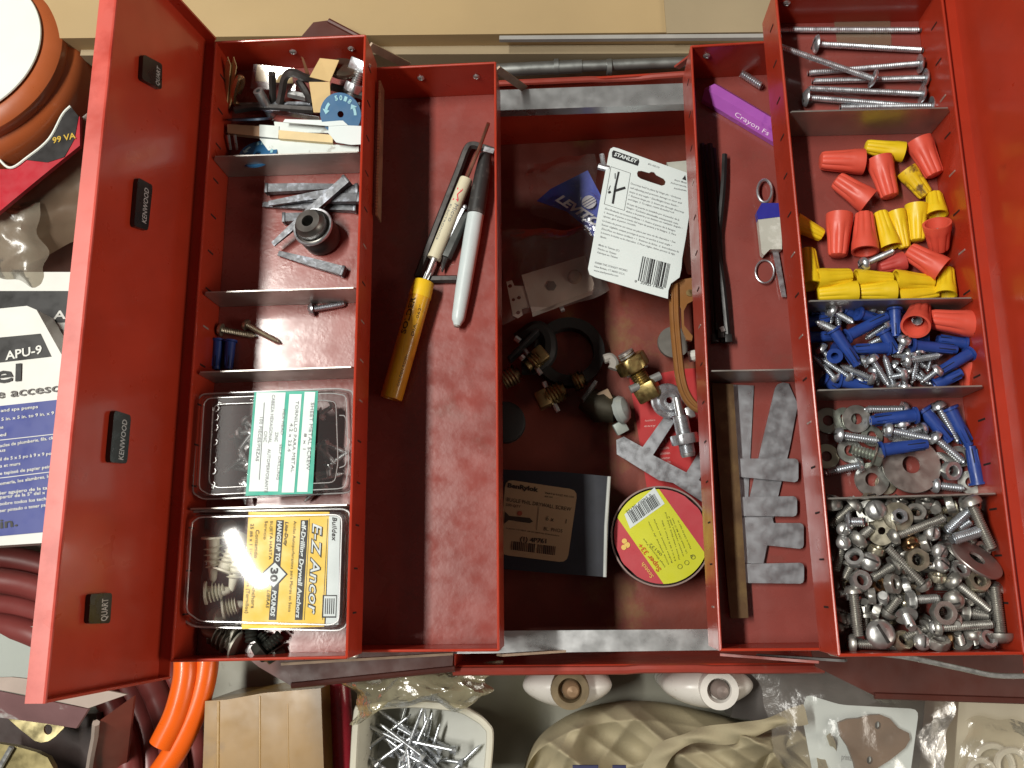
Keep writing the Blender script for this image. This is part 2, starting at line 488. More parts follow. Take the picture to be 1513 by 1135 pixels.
def divider(parent, pl, pr, zt, zf, lean=0.0, cut=0.006):
    # galvanised sheet between two side walls, its upper corners cut, leaning a little
    pl = Vector(pl); pr = Vector(pr); d = (pr - pl).normalized(); n = Vector((-d.y, d.x, 0)); L = (pr - pl).length
    h = zt - zf - 0.001
    loop = [(0.0006, 0), (L - 0.0006, 0), (L - 0.0006, h - 0.004), (L - cut * 0.5, h), (cut * 0.5, h), (0.0006, h - 0.004)]
    base = Vector((pl.x, pl.y, zf + 0.001)) - n * lean
    upv = (UP * h + n * lean).normalized()
    M = Matrix.Translation(base) @ Matrix((d, upv, d.cross(upv))).transposed().to_4x4()
    m = MB(); m.outline([loop], 0.0009, M)
    m.build('divider', GALVD, parent)
def on_edge(a, b, y):
    t = (y - a.y) / (b.y - a.y); return a.lerp(b, t)
def dividers(parent, ins, zt, zf, rows):
    for (ul, vl, ur, vr) in rows:
        yl = pix(ul, vl, zt).y; yr = pix(ur, vr, zt).y
        divider(parent, on_edge(ins[0], ins[3], yl), on_edge(ins[1], ins[2], yr), zt, zf)
dividers(UL, uli, ZUL - 0.003, FUL, [(322, 232, 534, 225), (305, 433, 529, 426), (296, 551, 525, 543), (284, 753, 517, 747)])
dividers(UR, uri, ZUR - 0.002, FUR, [(1165, 166, 1410, 160), (1188, 446, 1448, 441), (1200, 578, 1466, 571), (1217, 738, 1490, 730)])
dividers(LR, lri, ZLR - 0.004, FLR, [(1052, 549, 1192, 547)])

# lids: upright halves hinged on the outer tray rims
def lid(side, e0, e1, zt, name_label):
    # e0/e1: hinge line (far, near) at the tray rim; panel stands 9 mm outside it
    s = -1 if side == 'w' else 1
    hz = ZUL if side == 'w' else ZUR
    off = Vector((s * 0.0095, 0, 0))
    A = Vector((e0.x, e0.y + 0.006, 0)) + off; B = Vector((e1.x, e1.y - 0.010, 0)) + off
    t = 0.0014
    m = MB()
    top = Vector((s * (0.0155 if side == 'w' else 0.0095), 0, 0))
    def P(q, z): return Vector((q.x, q.y, z)) + top * ((z - hz) / (zt - hz))
    z0 = hz - 0.004
    ox = Vector((s * t, 0, 0))
    m.add([P(A, z0), P(B, z0), P(B, zt - t), P(A, zt - t), P(A, z0) + ox, P(B, z0) + ox, P(B, zt - t) + ox, P(A, zt - t) + ox],
          [(0, 1, 2, 3), (7, 6, 5, 4), (0, 4, 5, 1), (1, 5, 6, 2), (2, 6, 7, 3), (3, 7, 4, 0)])
    f = Vector((-s * (0.0078 if side == 'w' else 0.0095), 0, 0))
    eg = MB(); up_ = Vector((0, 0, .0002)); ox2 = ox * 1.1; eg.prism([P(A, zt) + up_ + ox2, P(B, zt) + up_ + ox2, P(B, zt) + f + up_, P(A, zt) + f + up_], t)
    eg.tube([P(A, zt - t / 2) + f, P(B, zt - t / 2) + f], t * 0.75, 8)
    m.prism([P(A, z0) , P(B, z0), P(B, z0) + f * 0.85, P(A, z0) + f * 0.85], t)
    for q, dy in ((A, -1), (B, 1)):
        m.prism([P(q, z0), P(q, zt), P(q, zt) + f, P(q, z0) + f], Vector((0, dy * t, 0)))
    o = m.build('lid', RED, toolbox, label=name_label)
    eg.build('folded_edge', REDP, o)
    return o, A, B, P
LIDW, lwA, lwB, lwP = lid('w', ulc[0], ulc[3], 0.335, 'raised lid half with four black car-audio badges')
LIDE, leA, leB, lePf = lid('e', urc[1], urc[2], 0.350, 'raised lid half behind the bolts tray')
BADGE = mat('badge_black', (0.012, 0.012, 0.012), 0.3)
SILV = mat('badge_lettering', (0.50, 0.50, 0.50), 0.4, 0.3)
lid_n = (lwP(lwB, 0.25) - lwP(lwA, 0.25)).cross(lwP(lwA, 0.31) - lwP(lwA, 0.25)).normalized()
if lid_n.x < 0: lid_n = -lid_n
lp0 = lwP(lwA, 0.28) + lid_n * 0.0004
def badge(quad, word, a, bb, h):
    p1 = lp0 + lid_n * 0.0028
    pts = [pixp(u, v, p1, lid_n) for u, v in quad]
    cen = sum(pts, Vector()) / 4
    m = MB()
    rp = []
    for k in range(4):       # rounded corners
        p, q, r = pts[k - 1], pts[k], pts[(k + 1) % 4]
        rp += [q.lerp(p, 0.10), q.lerp(q + ((p - q) + (r - q)) * 0.1, 0.3), q.lerp(r, 0.10)]
    m.prism(rp, -lid_n * 0.0028)
    m.mat(1); p2 = p1 + lid_n * 0.0002
    A = pixp(*a, p2, lid_n); B = pixp(*bb, p2, lid_n)
    m.text(word, A, B, h, lid_n, 0.012)
    m.build('badge', [BADGE, SILV], LIDW)
badge([(212, 80), (240, 95), (239, 133), (210, 117)], 'QUART', (235, 128), (237, 101), 0.0036)
badge([(204, 262), (226, 274), (219, 341), (198, 334)], 'KENWOOD', (216, 331), (220, 280), 0.0042)
badge([(169, 606), (194, 614), (188, 685), (162, 683)], 'KENWOOD', (182, 680), (188, 621), 0.0042)
badge([(134, 878), (166, 876), (163, 921), (131, 922)], 'QUART', (158, 917), (160, 884), 0.0050)

# body fittings: galvanised rails inside the end walls, rolled rim with a notch
RAIL = mat('rail_galvanised', (0.60, 0.61, 0.62), 0.32, 0.8, var=0.05, vscale=30, rvar=0.10, spots=(0.52, 0.52, 0.52), spot_amt=0.28, spot_scale=24)
def rail(q, zt):
    m = MB(); P = [pix(u, v, zt) for u, v in q]
    m.prism(P, 0.0012)
    m.prism([P[3], P[2], P[2] + Vector((0, -0.0012, 0)), P[3] + Vector((0, -0.0012, 0))], 0.010)
    m.build('rail', RAIL, toolbox)
rail([(660, 136), (1090, 120), (1091, 149), (660, 164)], 0.118)
rail([(650, 933), (1130, 929), (1132, 957), (650, 964)], 0.120)
m = MB()
ny = boc[3].y
pts = [Vector((boc[3].x, ny - 0.002, ZB + 0.001)), Vector((0.04, ny - 0.002, ZB + 0.001)), Vector((0.05, ny - 0.001, ZB + 0.003)), Vector((0.09, ny - 0.001, ZB + 0.003)), Vector((0.10, ny - 0.002, ZB + 0.001)), Vector((boc[2].x, ny - 0.002, ZB + 0.001))]
m.tube(pts, 0.0032, 8)
m.build('rolled_rim', REDD, toolbox)
m = MB(); fy = boc[0].y
m.tube([Vector((boc[0].x, fy, ZB)), Vector((0.03, fy, ZB)), Vector((0.042, fy + 0.001, ZB - 0.003)), Vector((0.07, fy + 0.001, ZB - 0.003)), Vector((0.082, fy, ZB)), Vector((boc[1].x, fy + 0.003, ZB))], 0.0026, 8)
m.build('rolled_rim', REDD, toolbox)
# link arms outside the tray ends
ARM = mat('arm_strip', (0.40, 0.30, 0.22), 0.5, 0.3, var=0.2, vscale=80)
def arm(a, bb, m_=ARM, w=0.0016, h=0.006):
    k = MB(); k.bar(pix(*a), pix(*bb), w, h); k.build('link_arm', m_, toolbox)
arm((415, 981, 0.19), (668, 966, 0.155)); arm((738, 968, 0.16), (832, 962, 0.118))
arm((546, 68, 0.205), (603, 97, 0.155)); arm((734, 102, 0.165), (775, 131, 0.118))
arm((1000, 100, 0.15), (1040, 70, 0.17), REDD); arm((1065, 967, 0.165), (1210, 978, 0.185), REDD)
arm((1120, 968, 0.16), (1250, 976, 0.19), DARKST)
# folded side brackets under the outer trays
def bracket(poly, z, th=0.0015, m_=REDS, lip=None):
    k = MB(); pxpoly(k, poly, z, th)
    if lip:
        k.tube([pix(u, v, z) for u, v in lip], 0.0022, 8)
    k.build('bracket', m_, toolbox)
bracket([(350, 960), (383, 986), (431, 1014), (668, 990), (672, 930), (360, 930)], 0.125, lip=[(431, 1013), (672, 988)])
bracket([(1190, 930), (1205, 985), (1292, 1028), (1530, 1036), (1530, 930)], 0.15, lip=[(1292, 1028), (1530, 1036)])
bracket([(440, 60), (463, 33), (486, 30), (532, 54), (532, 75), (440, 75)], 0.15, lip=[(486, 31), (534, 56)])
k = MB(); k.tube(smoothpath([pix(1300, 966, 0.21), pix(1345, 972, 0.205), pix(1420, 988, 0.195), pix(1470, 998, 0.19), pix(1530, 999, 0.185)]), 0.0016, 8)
k.build('stay_wire', ZINC, toolbox)
# ------------------------------------------------------------------ fasteners
MESHES = {}
def head_profile(kind, r):
    if kind == 'pan': return [(0, r * 0.5), (0, r), (-r * 0.28, r * 0.98), (-r * 0.6, r * 0.80), (-r * 0.78, r * 0.45), (-r * 0.8, 0.0001)]
    if kind == 'truss': return [(0.0002, r * 0.4), (0, r), (-r * 0.14, r * 0.97), (-r * 0.34, r * 0.72), (-r * 0.44, r * 0.35), (-r * 0.46, 0.0001)]
    if kind == 'flat': return [(r * 0.9, r * 0.45), (0, r), (-0.0004, r * 0.98), (-0.0004, 0.0001)]
    return None
def hexhead(m, r, h, washer=True):
    if washer: m.lathe([(0, r * 0.5), (0, r * 1.28), (-0.0008, r * 1.22), (-0.0009, r * 0.5)], 18)
    vs = []
    for x, k in ((-0.0007, 1.0), (-h * 0.85, 1.0), (-h, 0.88)):
        for i in range(6):
            a = math.pi * i / 3; vs.append((x, r * k * math.cos(a), r * k * math.sin(a)))
    fs = [tuple(range(5, -1, -1))]
    for j in range(2):
        for i in range(6):
            i2 = (i + 1) % 6; fs.append((j * 6 + i, j * 6 + i2, j * 6 + 6 + i2, j * 6 + 6 + i))
    fs.append(tuple(12 + i for i in range(6)))
    m.add(vs, [f[::-1] for f in fs])
def fastener(name, a, b, r, hk, hr, mt, label, cat, group=None, tip=0.0, pitch=None, smooth=0.0, roll=None, slot=True):
    """head seat at a, point at b; r shank radius, hr head radius, hk head kind (None: plain stud)"""
    a = Vector(a); b = Vector(b); L = round((b - a).length, 3); pitch = pitch or r * 0.55
    key = (L, round(r, 5), hk, round(hr, 5), mt.name, round(tip, 4), round(smooth, 4))
    if key not in MESHES:
        s = MB()
        if smooth: s.lathe([(0, r), (L * smooth, r)], 12)
        s.thread(L * smooth, L, r, pitch, r * (0.3 if tip else 0.2), 10, tip)
        if not hk: s.lathe([(0, 0.0001), (0, r * 0.85), (r * 0.2, r * 0.95)], 10, cap=False)
        h = None
        if hk == 'hex':
            h = MB(); hexhead(h, hr, hr * 0.85)
        elif hk:
            h = MB(); h.lathe(head_profile(hk, hr), 18, cap=False)
            if slot:
                x = head_profile(hk, hr)[-1][0]
                h.mat(1).box((x * 0.93, 0, 0), (abs(x) * 0.2, hr * 1.35, hr * 0.2))
                if hk in ('pan', 'flat') and tip: h.box((x * 0.93, 0, 0), (abs(x) * 0.2, hr * 0.2, hr * 1.2))
        MESHES[key] = (s.mesh('shank', mt, 50), h.mesh('head', [mt, DARKST], 40) if h else None)
    sm, hm = MESHES[key]
    if hm:
        o = bpy.data.objects.new(name, None); o.empty_display_size = 0.005; C.objects.link(o)
        for nm, me in (('shank', sm), ('head', hm)):
            c = bpy.data.objects.new(nm, me); C.objects.link(c); c.parent = o
    else:
        o = bpy.data.objects.new(name, sm); C.objects.link(o)
    o.matrix_world = axisM(a, b, random.uniform(0, 6.28) if roll is None else roll)
    base_props(o, label, cat, group)
    return o
def shared(name, key, make, mt, M, label, cat, group=None):
    if key not in MESHES:
        m = MB(); make(m); MESHES[key] = m.mesh(name, mt, 40)
    o = bpy.data.objects.new(name, MESHES[key]); C.objects.link(o)
    o.matrix_world = M
    base_props(o, label, cat, group)
    return o
def nut_mesh(m, r, h, hole):
    n = 24
    def hexr(a):
        return r * math.cos(math.pi / 6) / math.cos((a % (math.pi / 3)) - math.pi / 6)
    rings = []
    for (x, f) in ((-h / 2, 0.90), (-h / 2 * 0.8, 1.0), (h / 2 * 0.8, 1.0), (h / 2, 0.90)):
        rings.append([(x, min(hexr(2 * math.pi * i / n), r * f if f < 1 else r) * math.cos(2 * math.pi * i / n), min(hexr(2 * math.pi * i / n), r * f if f < 1 else r) * math.sin(2 * math.pi * i / n)) for i in range(n)])
    for (x, q) in ((h / 2, hole * 1.15), (h / 2 * 0.8, hole), (0, hole * 0.93), (-h / 2 * 0.8, hole), (-h / 2, hole * 1.15)):
        rings.append([(x, q * math.cos(2 * math.pi * i / n), q * math.sin(2 * math.pi * i / n)) for i in range(n)])
    vs = [p for rg in rings for p in rg]; fs = []; k = len(rings)
    for j in range(k):
        j2 = (j + 1) % k
        for i in range(n):
            i2 = (i + 1) % n; fs.append((j * n + i, j * n + i2, j2 * n + i2, j2 * n + i))
    m.add(vs, fs)
def washer_mesh(m, r, hole, t):
    m.lathe([(-t / 2, hole), (-t / 2, r * 0.985), (-t / 2 * 0.5, r), (t / 2 * 0.5, r), (t / 2, r * 0.985), (t / 2, hole)], 32, closed=True)
def faceM(p, nrm, roll=0):
    p = Vector(p); return axisM(p, p + Vector(nrm), roll)
def randn(t=0.25):
    return Vector((random.uniform(-t, t), random.uniform(-t, t), 1)).normalized()

# ------------------------------------------------------------------ outer tray, compartment of allen keys, blades and blue discs
Q = zoomer(325, 70, 6.877)
def q3(x, y, z): u, v = Q(x, y); return pix(u, v, z)
def qpoly(pts, z, th, name, mt, label, cat, group=None, tilt=None):
    m = MB(); P = []
    for p in pts:
        zz = p[2] if len(p) > 2 else z
        P.append(q3(p[0], p[1], zz))
    m.prism(P, th)
    return m.build(name, mt, None, label, cat, group)
F = FUL
TANW = mat('kraft_card', (0.60, 0.43, 0.20), 0.7, var=0.08, vscale=40, bump=0.05, bscale=500)
STEELBLADE = mat('blade_steel', (0.62, 0.63, 0.65), 0.20, 1.0, var=0.15, vscale=60)
DIRTYW = mat('dirty_white_label', (0.62, 0.68, 0.66), 0.5, var=0.08, spots=(0.25, 0.22, 0.18), spot_amt=0.33, spot_scale=90)
# folded card sleeve against the side wall
m = MB()
for (o0, o1) in ((0, 0), (60, 12)):
    m.prism([q3(20 + o0, 330, F + .012), q3(75 + o0, 95, F + .028), q3(105 + o0, 180 + o1, F + .026), q3(70 + o0 * .6, 560, F + .010), q3(60 + o0 * .3, 670, F + .003), q3(10 + o0 * .3, 560, F + .006)], Vector((0.0005, 0, -0.0004)))
m.build('card_sleeve', TANW, None, 'tan folded card sleeve leaning on the tray wall beside the copper hook', 'card')
m = MB(); m.tube(smoothpath([q3(200, 590, F + .004), q3(140, 545, F + .008), q3(150, 430, F + .016), q3(185, 320, F + .022), q3(220, 310, F + .021), q3(222, 370, F + .017), q3(190, 460, F + .012)]), 0.0021, 10)
m.build('wire_hook', mat('copper_hook', (0.55, 0.33, 0.17), 0.3, 0.9), None, 'copper coloured bent wire hook beside the card sleeve', 'hook')
# card blister with clear sleeve
m = MB(); m.prism([q3(380, 175, F + .018), q3(720, 215, F + .017), q3(745, 370, F + .013), q3(355, 340, F + .013)], 0.0006)
w = m.build('card_piece', TANW, None, 'tan card in a clear sleeve behind the upright allen key', 'card')
m = MB(); m.prism([q3(340, 170, F + .0195), q3(760, 215, F + .0185), q3(765, 440, F + .012), q3(310, 420, F + .012)], 0.0002)
m.build('sleeve', CLEAR, w)
# allen keys
def hexkey(pts, r, label, mt=DARKST, n=6):
    m = MB(); m.tube(smoothpath(pts, 6), r, n)
    return m.build('allen_key', mt, None, label, 'allen key', angle=25)
hexkey([q3(530, 265, F + .026), q3(535, 400, F + .016), q3(540, 560, F + .006), q3(560, 585, F + .004), q3(760, 590, F + .004)], 0.0027, 'dark allen key with its short arm standing up')
hexkey([q3(605, 570, F + .008), q3(635, 430, F + .015), q3(655, 320, F + .022), q3(700, 265, F + .026), q3(770, 265, F + .026), q3(880, 315, F + .022), q3(1060, 350, F + .016)], 0.0029, 'dark allen key with rounded bend arching under the kraft strip')
hexkey([q3(1130, 400, F + .014), q3(1300, 445, F + .012), q3(1490, 505, F + .011)], 0.0030, 'straight dark key shaft running under the large blue disc')
hexkey([q3(210, 590, F + .006), q3(420, 585, F + .006), q3(700, 580, F + .006), q3(1430, 588, F + .006)], 0.0022, 'long thin steel rod lying across the compartment', GREYST)
hexkey([q3(150, 640, F + .008), q3(400, 610, F + .008), q3(950, 640, F + .008)], 0.0028, 'dark steel shank beside the pointed blade')
hexkey([q3(700, 470, F + .010), q3(880, 510, F + .010)], 0.0030, 'short bright steel pin beside the arched allen key', ZINC)
hexkey([q3(800, 330, F + .018), q3(880, 460, F + .014), q3(930, 560, F + .010)], 0.0026, 'dark allen key slanting down beside the kraft strip')
m = MB(); M = axisM(q3(385, 440, F + .020), q3(470, 590, F + .008))
m.lathe([(0, 0.0018), (0, 0.0036), (0.022, 0.0036), (0.022, 0.0018)], 16, M, closed=True)
m.build('steel_tube', ZINC, None, 'short hollow steel tube with open end beside the upright allen key', 'tube')
# folded kraft strip
m = MB()
m.prism([q3(1015, 110, F + .024), q3(1210, 130, F + .025), q3(1115, 350, F + .030), q3(910, 300, F + .030)], 0.0007)
m.prism([q3(905, 352, F + .0295), q3(1115, 352, F + .0295), q3(1130, 665, F + .019), q3(950, 660, F + .019)], 0.0007)
m.build('kraft_strip', TANW, None, 'folded kraft card strip bent over the allen keys', 'card')
qpoly([(825, 90, F + .030), (850, 110, F + .030), (910, 270, F + .014), (870, 270, F + .014)], 0, 0.0008, 'wood_sliver', mat('wood_sliver', (0.34, 0.16, 0.08), 0.6), 'thin brown wood sliver sticking up by the far tray wall', 'sliver')
# dark round knob and slotted carriage bolt
m = MB(); m.lathe([(0, 0.0001), (0, 0.010), (-0.002, 0.0112), (-0.004, 0.0112), (-0.005, 0.0095), (-0.0052, 0.0001)], 28, faceM(q3(1250, 250, F + .016), (-0.2, -0.5, -1)), cap=False)
m.box((0, 0, 0), (0.0006, 0.0180, 0.0012), faceM(q3(1250, 250, F + .0215), (-0.2, -0.5, -1)))
m.build('round_knob', mat('dark_bronze', (0.20, 0.15, 0.11), 0.35, 0.8, var=0.2), None, 'dark bronze round knob behind the kraft strip', 'knob')
kb = thing('toggle_bolt', 'bright zinc bolt with a wide plate and hex nut in the far tray corner', 'bolt', q3(1400, 300, F))
m = MB(); m.bar(q3(1440, 130, F + .022), q3(1400, 250, F + .018), 0.015, 0.005, bev=0.001); m.build('plate', ZINCB, kb)
m = MB(); M = axisM(q3(1420, 240, F + .020), q3(1345, 450, F + .012)); m.thread(0, 0.030, 0.0036, 0.0016, 0.0006, 12, M=M); m.build('shank', ZINC, kb)
m = MB(); nut_mesh(m, 0.0075, 0.006, 0.0038); 
m.v = [M @ Matrix.Translation((0.012, 0, 0)) @ p for p in m.v]; m.build('nut', ZINCB, kb)
# blue abrasive discs with arrows
BLUED = mat('blue_disc', (0.022, 0.115, 0.255), 0.5, var=0.08, vscale=60)
PALEB = mat('pale_blue_print', (0.30, 0.58, 0.66), 0.5)
def blue_disc(cx, cy, r, z, nrm, rot, label, arc_text):
    u, v = Q(cx, cy); c = pix(u, v, z); n = Vector(nrm).normalized()
    M = faceM(c, n)
    t = thing('blue_disc', label, 'disc', c)
    m = MB(); m.lathe([(-0.0016, 0.0022), (-0.0016, r), (0.0, r), (0.0, 0.0022)], 40, M, closed=True)
    m.build('disc', BLUED, t)
    X = (Vector((1, 0, 0)) - n * n.x).normalized(); Y = n.cross(X)
    pr = MB(); pc = c + n * 0.0003
    def at(a, rr): return pc + X * rr * math.cos(a) + Y * rr * math.sin(a)
    for i, ch in enumerate(arc_text):           # letters run round the disc
        a = R_(rot) - i * 0.30
        p = at(a + 0.11, r * 0.66); q = at(a - 0.11, r * 0.66)
        pr.text(ch, p, q, r * 0.22, n, 0.03)
    for a0 in (rot + 48, rot - 92, rot - 222):
        a0 = R_(a0)
        pts = [at(a0 - 0.25 + 0.1 * k, r * 0.66) for k in range(6)] + [at(a0 + 0.25 - 0.1 * k, r * 0.79) for k in range(6)]
        pr.add(pts, [tuple(range(12))])
        pr.add([at(a0 + 0.22, r * 0.55), at(a0 + 0.22, r * 0.90), at(a0 + 0.52, r * 0.72)], [(0, 1, 2)])
    pr.build('print', PALEB, t)
    return t
blue_disc(1225, 680, 0.0143, F + .021, (0.02, -0.55, 1), 100, 'blue round disc with pale arrows and 5018 lettering propped on the white card', '5018')
blue_disc(385, 1075, 0.0138, F + .014, (-0.05, 0.45, 1), 100, 'half hidden blue disc with pale print behind the divider', '5018')
m = MB(); m.lathe([(0, 0.0001), (0, 0.0150), (0.0014, 0.0150), (0.0014, 0.0001)], 36, faceM(q3(300, 740, F + .009), (0.02, 1.6, 1)), cap=False)
m.build('grinding_disc', mat('slate_disc', (0.055, 0.10, 0.16), 0.35, 0.2, var=0.2), None, 'dark slate coloured disc standing on edge beside the blade', 'disc')
# blade, labels, strips of wood
m = MB(); m.add([q3(415, 635, F + .015), q3(600, 640, F + .016), q3(1000, 700, F + .017), q3(1000, 745, F + .015), q3(620, 695, F + .013), q3(415, 640, F + .014)] , [(0, 1, 2, 3, 4, 5)])
m.prism([q3(415, 635, F + .0145), q3(640, 650, F + .0165), q3(1010, 705, F + .017), q3(1010, 740, F + .015), q3(640, 690, F + .014)], 0.0012)
m.build('knife_blade', STEELBLADE, None, 'pointed shiny steel blade lying above the white cards', 'blade')
qpoly([(660, 730), (1250, 745), (1300, 790), (1110, 800), (640, 760)], F + .0190, 0.0008, 'white_strip', WHITEC, 'narrow white card strip under the large blue disc', 'card')
qpoly([(1105, 785), (1445, 800), (1440, 985), (1330, 990), (1180, 965), (1100, 870)], F + .0185, 0.0008, 'white_card', WHITEC, 'bright white card by the tray side wall', 'card')
qpoly([(75, 780), (400, 800), (400, 905), (75, 870)], F + .014, 0.004, 'wood_block', mat('cedar_strip', (0.36, 0.22, 0.13), 0.6, var=0.15, vscale=60), 'brown wood strip below the slate disc', 'strip')
qpoly([(400, 785), (600, 800), (590, 925), (400, 905)], F + .0142, 0.004, 'pale_strip', DIRTYW, 'pale grey strip joined to the brown wood strip', 'strip')
qpoly([(550, 755), (1110, 800), (1110, 870), (560, 860)], F + .0135, 0.001, 'paper_label', DIRTYW, 'dirty white paper label with ink marks', 'label')
qpoly([(595, 840), (1145, 890), (1145, 970), (595, 925)], F + .0165, 0.0035, 'wood_stick', mat('pine_stick', (0.66, 0.52, 0.28), 0.6, var=0.1, vscale=80), 'flat pale wooden stick over the paper label', 'stick')
qpoly([(400, 925), (760, 950), (1410, 1010), (1410, 1060), (520, 1090)], F + .0135, 0.0012, 'paper_card', DIRTYW, 'stained pale card lying against the first divider', 'card')
for k, x in enumerate((85, 150)):
    m = MB(); m.tube([q3(x, 890, F + .014), q3(x + 22, 1040, F + .006)], 0.0011, 8)
    m.build('brad_nail', ZINC, None, 'thin bright nail upright beside the half hidden blue disc', 'nail', 'nails beside the half hidden blue disc')

# ------------------------------------------------------------------ outer tray, cut nails and socket
Q = zoomer(270, 220, 3.337)
def cutnail(h, t, z, dz, label='grey steel cut nail with square head near the round socket', w=0.0042):
    A = q3(*h, F + z); B = q3(*t, F + dz)
    M = axisM(A, B); L = (B - A).length
    m = MB()
    m.box((0.0012, 0, 0), (0.0024, w * 1.75, w * 1.5), M, bev=0.0005)
    vs = []
    for x, f, g in ((0.0024, 1, 1), (L * 0.5, 0.9, 0.75), (L, 0.55, 0.28)):
        for sy, sz in ((-1, -1), (1, -1), (1, 1), (-1, 1)): vs.append((x, sy * w * f * 0.75, sz * w * g * 0.6))
    fs = [(3, 2, 1, 0), (8, 9, 10, 11)]
    for j in range(2):
        for i in range(4): i2 = (i + 1) % 4; fs.append((j * 4 + i, j * 4 + i2, j * 4 + 4 + i2, j * 4 + 4 + i))
    m.add(vs, fs, M)
    m.build('cut_nail', GREYST, None, label, 'nail', 'cut nails near the round socket', angle=30)
cutnail((410, 200), (760, 185), .006, .006); cutnail((870, 200), (425, 270), .010, .008)
cutnail((815, 150), (445, 472), .016, .010); cutnail((860, 290), (395, 275), .004, .003); cutnail((495, 345), (690, 330), .004, .004)
cutnail((880, 245), (560, 250), .013, .006); cutnail((800, 608), (472, 515), .004, .003, 'grey steel cut nail lying alone on the bare tray floor')
sk = thing('drive_socket', 'dark round steel socket with bright rim standing on the tray floor', 'socket', q3(685, 420, F))
c = q3(690, 440, F + .0008); nn = Vector((-0.16, 0.12, 1))
m = MB(); m.lathe([(0, 0.0001), (0, 0.0135), (0.014, 0.0135), (0.0155, 0.0128)], 36, faceM(c, nn), cap=False); m.build('body', DARKST, sk)
m = MB(); m.lathe([(0.0150, 0.0128), (0.0148, 0.0140), (0.0158, 0.0143), (0.0168, 0.0138), (0.0165, 0.0126)], 36, faceM(c, nn), closed=True); m.build('rim', ZINCB, sk)
m = MB(); m.lathe([(0.0150, 0.0128), (0.0156, 0.0110), (0.0210, 0.0108), (0.0225, 0.0092), (0.0245, 0.0085), (0.0245, 0.0042), (0.010, 0.0038), (0.010, 0.0001)], 32, faceM(c, nn), cap=False); m.build('hub', mat('gun_steel', (0.14, 0.135, 0.125), 0.35, 0.8, var=0.2), sk)
m = MB(); m.lathe([(0, 0.0011), (0, 0.0022), (0.006, 0.0022), (0.006, 0.0011)], 14, axisM(q3(560, 408, F + .005), q3(610, 430, F + .005)), closed=True); m.build('pin', DARKST, sk)
# three screws and blue plugs
SCR = 'self tapping screw'
fastener('pan_screw', q3(645, 790, F + .0035), q3(815, 762, F + .003), 0.0023, 'pan', 0.0044, ZINCB, 'bright pan head screw lying alone on the pink tray floor', 'screw', tip=0.004, roll=0.3)
fastener('brass_screw', q3(195, 893, F + .004), q3(370, 925, F + .003), 0.0023, 'pan', 0.0044, STEELY, 'brassy pan head screw in the shade beside the blue plugs', 'screw', tip=0.004)
fastener('long_screw', q3(318, 870, F + .0045), q3(485, 958, F + .003), 0.0021, 'pan', 0.0040, STEELY, 'dull yellowish screw with its point on the bright reflection', 'screw', tip=0.004)
def anchor_mesh(m, L, r):
    m.lathe([(0, r * 0.62), (0, r * 1.32), (r * 0.35, r * 1.32), (r * 0.4, r), (L * 0.5, r * 0.95), (L, r * 0.72), (L, r * 0.35), (L * 0.05, r * 0.55)], 14, closed=True)
    m.mat(1)
    for s in (-1, 1):
        m.box((L * 0.62, 0, s * r * 0.80), (L * 0.62, r * 0.16, r * 0.20))
        m.box((L * 0.62, s * r * 0.80, 0), (L * 0.62, r * 0.20, r * 0.16))
    m.mat(0)
    for k in range(4):
        a = math.pi / 4 + k * math.pi / 2
        m.box((L * 0.5, r * 0.84 * math.cos(a), r * 0.84 * math.sin(a)), (L * 0.8, r * 0.16, r * 0.16), Matrix.Rotation(0, 4, 'X'))
DKBLUE = mat('dark_blue_slit', (0.004, 0.008, 0.03), 0.7)
def anchor(a, b, label, group, r=0.0034):
    a = Vector(a); b = Vector(b); L = round((b - a).length, 3)
    return shared('wall_plug', ('anch', L, r), lambda m: anchor_mesh(m, L, r), [BLUEP, DKBLUE], axisM(a, b, random.uniform(-0.5, 0.5)), label, 'wall plug', group)
anchor(q3(175, 940, F + .004), q3(165, 1085, F + .004), 'dark blue plastic wall plug beside the brassy screw', 'plugs beside the brassy screw', 0.0036)
anchor(q3(235, 945, F + .004), q3(225, 1085, F + .004), 'dark blue plastic wall plug beside the brassy screw', 'plugs beside the brassy screw', 0.0036)

# ------------------------------------------------------------------ blister packs in the outer tray
def blister(name, label, outer, inner, zt, zb, holder):
    """clear box: flange outline `outer` at the top px polygon, sunk tub `inner`"""
    t = thing(name, label, 'blister pack', pix(*outer[0], zb))
    return t
def rpoly(pts, k=0.12, steps=3):
    # rounded px polygon
    out = []
    n = len(pts)
    for i in range(n):
        p = Vector((*pts[i - 1], 0)); q = Vector((*pts[i], 0)); r = Vector((*pts[(i + 1) % n], 0))
        A = q + (p - q).normalized() * min(12, (p - q).length * k * 2); B = q + (r - q).normalized() * min(12, (r - q).length * k * 2)
        for s in range(steps + 1):
            f = s / steps
            w = A.lerp(q, f).lerp(q.lerp(B, f), f); out.append((w.x, w.y))
    return out
def shell(m, loops):
    # loops: list of lists of world points, same count
    n = len(loops[0]); vs = [p for l in loops for p in l]; fs = []
    for j in range(len(loops) - 1):
        for i in range(n):
            i2 = (i + 1) % n; fs.append((j * n + i, j * n + i2, j * n + n + i2, j * n + n + i))
    fs.append(tuple((len(loops) - 1) * n + i for i in range(n)))
    m.add(vs, fs)
Z1 = FUL + .030
bp = thing('screw_blister_pack', 'clear plastic blister pack of sheet metal screws with white and green label', 'blister pack', pix(405, 660, FUL))
O = rpoly([(292, 590), (300, 582), (500, 574), (522, 578), (526, 690), (520, 728), (300, 738), (284, 728)])
def shrink(P, f, c): return [(c[0] + (u - c[0]) * f, c[1] + (v - c[1]) * f) for u, v in P]
